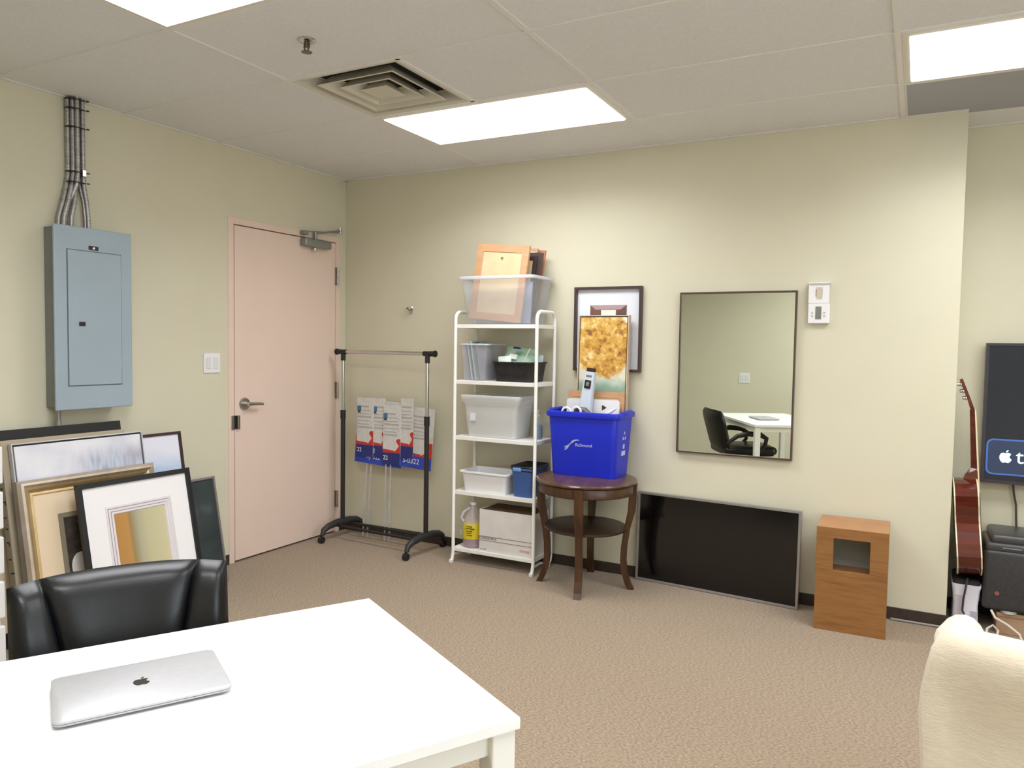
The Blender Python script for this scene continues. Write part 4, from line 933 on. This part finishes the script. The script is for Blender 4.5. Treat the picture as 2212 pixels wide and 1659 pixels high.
ZB0, ZB1 = .40, .803
def back_pt(x, v):
    """surface of the curved back: x across, v 0..1 up"""
    z = ZB0 + (ZB1-ZB0)*v - .016*(abs(x)/.29)**3*v
    y = .215 + .115*v - .075*(abs(x)/.29)**2.4
    return Vector((x, y, z))
def strip(x00, x01, x10, x11):
    def fn(u, v):
        v2 = 1-(1-v)
        xa = x00+(x10-x00)*v; xb = x01+(x11-x01)*v
        x = xa+(xb-xa)*u
        p0 = back_pt(x, v)
        dx = (back_pt(x+.004, v)-back_pt(x-.004, v)); dv = back_pt(x, min(1, v+.01))-back_pt(x, max(0, v-.01))
        n_ = dx.cross(dv).normalized()
        if n_.y < 0: n_ = -n_
        return p0, n_
    return fn
part('centre_panel', pad(strip(-.10, .10, -.19, .19), 26, 20, .05, 7), M_LEATHER, t, True)
part('side_bolster', pad(strip(-.235, -.085, -.245, -.176), 14, 18, .046, 4), M_LEATHER, t, True)
part('side_bolster', pad(strip(.085, .24, .176, .252), 14, 18, .046, 4), M_LEATHER, t, True)
part('back_shell', pad(strip(-.23, .235, -.24, .247), 24, 18, -.04, 6), M_LEATHER, t, True)
part('back_piping', MB().tube([back_pt(x, .16+.26*math.cos(x/.09*PI/2)**.8 if abs(x) < .09 else .16)+Vector((0, -.051, 0)) for x in [-.085+.17*i/12 for i in range(13)]], .0035, 8), mat('dark_piping', (66, 52, 46), .4), t, True)
part('seat', MB().box(-.25, .25, -.27, .225, .36, .455, .04, 4), M_LEATHER, t, True)
part('seat_front_roll', MB().tube([(-.2, -.25, .41), (0, -.262, .412), (.2, -.25, .41)], .042, 12), M_LEATHER, t, True)
for s in (-1, 1):
    part('armrest', MB().tube([(s*.25, .20, .49), (s*.275, .12, .56), (s*.28, .02, .585), (s*.28, -.10, .575), (s*.275, -.16, .54), (s*.268, -.15, .47), (s*.255, -.08, .40)], [.018, .022, .026, .026, .022, .018, .016], 10), M_BLACKPL, t, True)
part('seat_pan', MB().box(-.13, .13, -.13, .13, .32, .36, .01), M_BLACKPL, t)
part('gas_lift', MB().cyl((0, 0, .09), (0, 0, .33), .026).cyl((0, 0, .09), (0, 0, .18), .032), M_BLACKPL, t, True)
for k in range(5):
    a = k*2*PI/5+.3
    u = Vector((math.cos(a), math.sin(a), 0))
    part('base_spoke', MB().tube([u*.02+Vector((0, 0, .12)), u*.16+Vector((0, 0, .11)), u*.28+Vector((0, 0, .075))], [.028, .022, .016], 8), M_BLACKPL, t, True)
    c = u*.28; v_ = Vector((-u.y, u.x, 0))
    part('caster', MB().cyl(c-v_*.024+Vector((0, 0, .027)), c-v_*.006+Vector((0, 0, .027)), .027).cyl(c+v_*.006+Vector((0, 0, .027)), c+v_*.024+Vector((0, 0, .027)), .027).cyl(c+Vector((0, 0, .03)), c+Vector((0, 0, .075)), .008), M_BLACKPL, t, True)

# ------------------------------------------------------------------ cream armchair
t = thing('armchair', 'cream fabric upholstered slipper chair with a rounded back', 'armchair', (4.164, -2.162, 0), math.radians(-14))
M_CREAM = noisy('cream_fabric', [(214, 202, 180), (224, 212, 192)], scale=30, stretch=(1, 1, 5), rough=.85, bump=.3, bscale=70, sheen=.3, spec=.2, dist=.004)
def xs_ring(y, w_, z0, z1, r_, x=0, n=6, bul=0.0):
    return [(x+p[0]+bul*math.copysign(1, p[0])*math.sin(PI*(p[1]+(z1-z0)/2)/(z1-z0))*.0, y, (z0+z1)/2+p[1]) for p in rrect(w_, z1-z0, r_, 0, n)]
# outer back: lofted from the camera side to the seat side
HWZ = [(.15, .315), (.3, .325), (.45, .337), (.58, .347), (.65, .337), (.71, .326), (.735, .318), (.80, .312)]
def hwz(z):
    for (a, b), (c, d) in zip(HWZ, HWZ[1:]):
        if a <= z <= c: return b+(d-b)*(z-a)/(c-a)
    return HWZ[-1][1] if z > .5 else HWZ[0][1]
def back_ring(y, shrink, zt):
    out = []
    for q in rrect(2.0, zt-.16, .046, 0, 8):
        z = (zt+.16)/2+q[1]
        e = 1.0-abs(q[0]); x = math.copysign(hwz(z)-shrink-e, q[0])
        out.append((x, y, z))
    # add intermediate columns so that the sides can curve
    fine = []
    for a, b in zip(out, out[1:]+out[:1]):
        fine.append(a)
        if abs(a[2]-b[2]) > .1:
            for k in range(1, 10):
                z = a[2]+(b[2]-a[2])*k/10; fine.append((math.copysign(hwz(z)-shrink, a[0]), y, z))
    return fine
part('outer_back', MB().loft([back_ring(-.318, .09, .58), back_ring(-.333, .06, .64), back_ring(-.343, .032, .69), back_ring(-.344, .014, .725), back_ring(-.335, .005, .748), back_ring(-.32, .001, .761), back_ring(-.30, 0, .766), back_ring(-.27, .004, .762), back_ring(-.245, .03, .735)]), M_CREAM, t, True)
part('inner_back', MB().box(-.29, .29, -.25, -.15, .3, .70, .045, 4), M_CREAM, t, True)
for s in (-1, 1):
    part('wing', MB().tube([(s*.285, -.27, .66), (s*.298, -.20, .702), (s*.298, -.14, .704), (s*.282, -.05, .62), (s*.268, .08, .52), (s*.262, .22, .47), (s*.26, .30, .45)], [.04, .046, .046, .046, .046, .046, .03], 14), M_CREAM, t, True)
    part('side_panel', MB().box(s*.262-.045, s*.262+.045, -.26, .32, .17, .47, .03, 3), M_CREAM, t, True)
part('seat_cushion', MB().box(-.215, .215, -.19, .34, .28, .44, .05, 4), M_CREAM, t, True)
part('seat_base', MB().box(-.3, .3, -.27, .32, .16, .285, .015, 2), M_CREAM, t, True)
for sx in (-.25, .25):
    for sy in (-.24, .27): part('leg', MB().cyl((sx, sy, 0), (sx, sy, .165), .016, .024), M_DKWOOD, t, True)
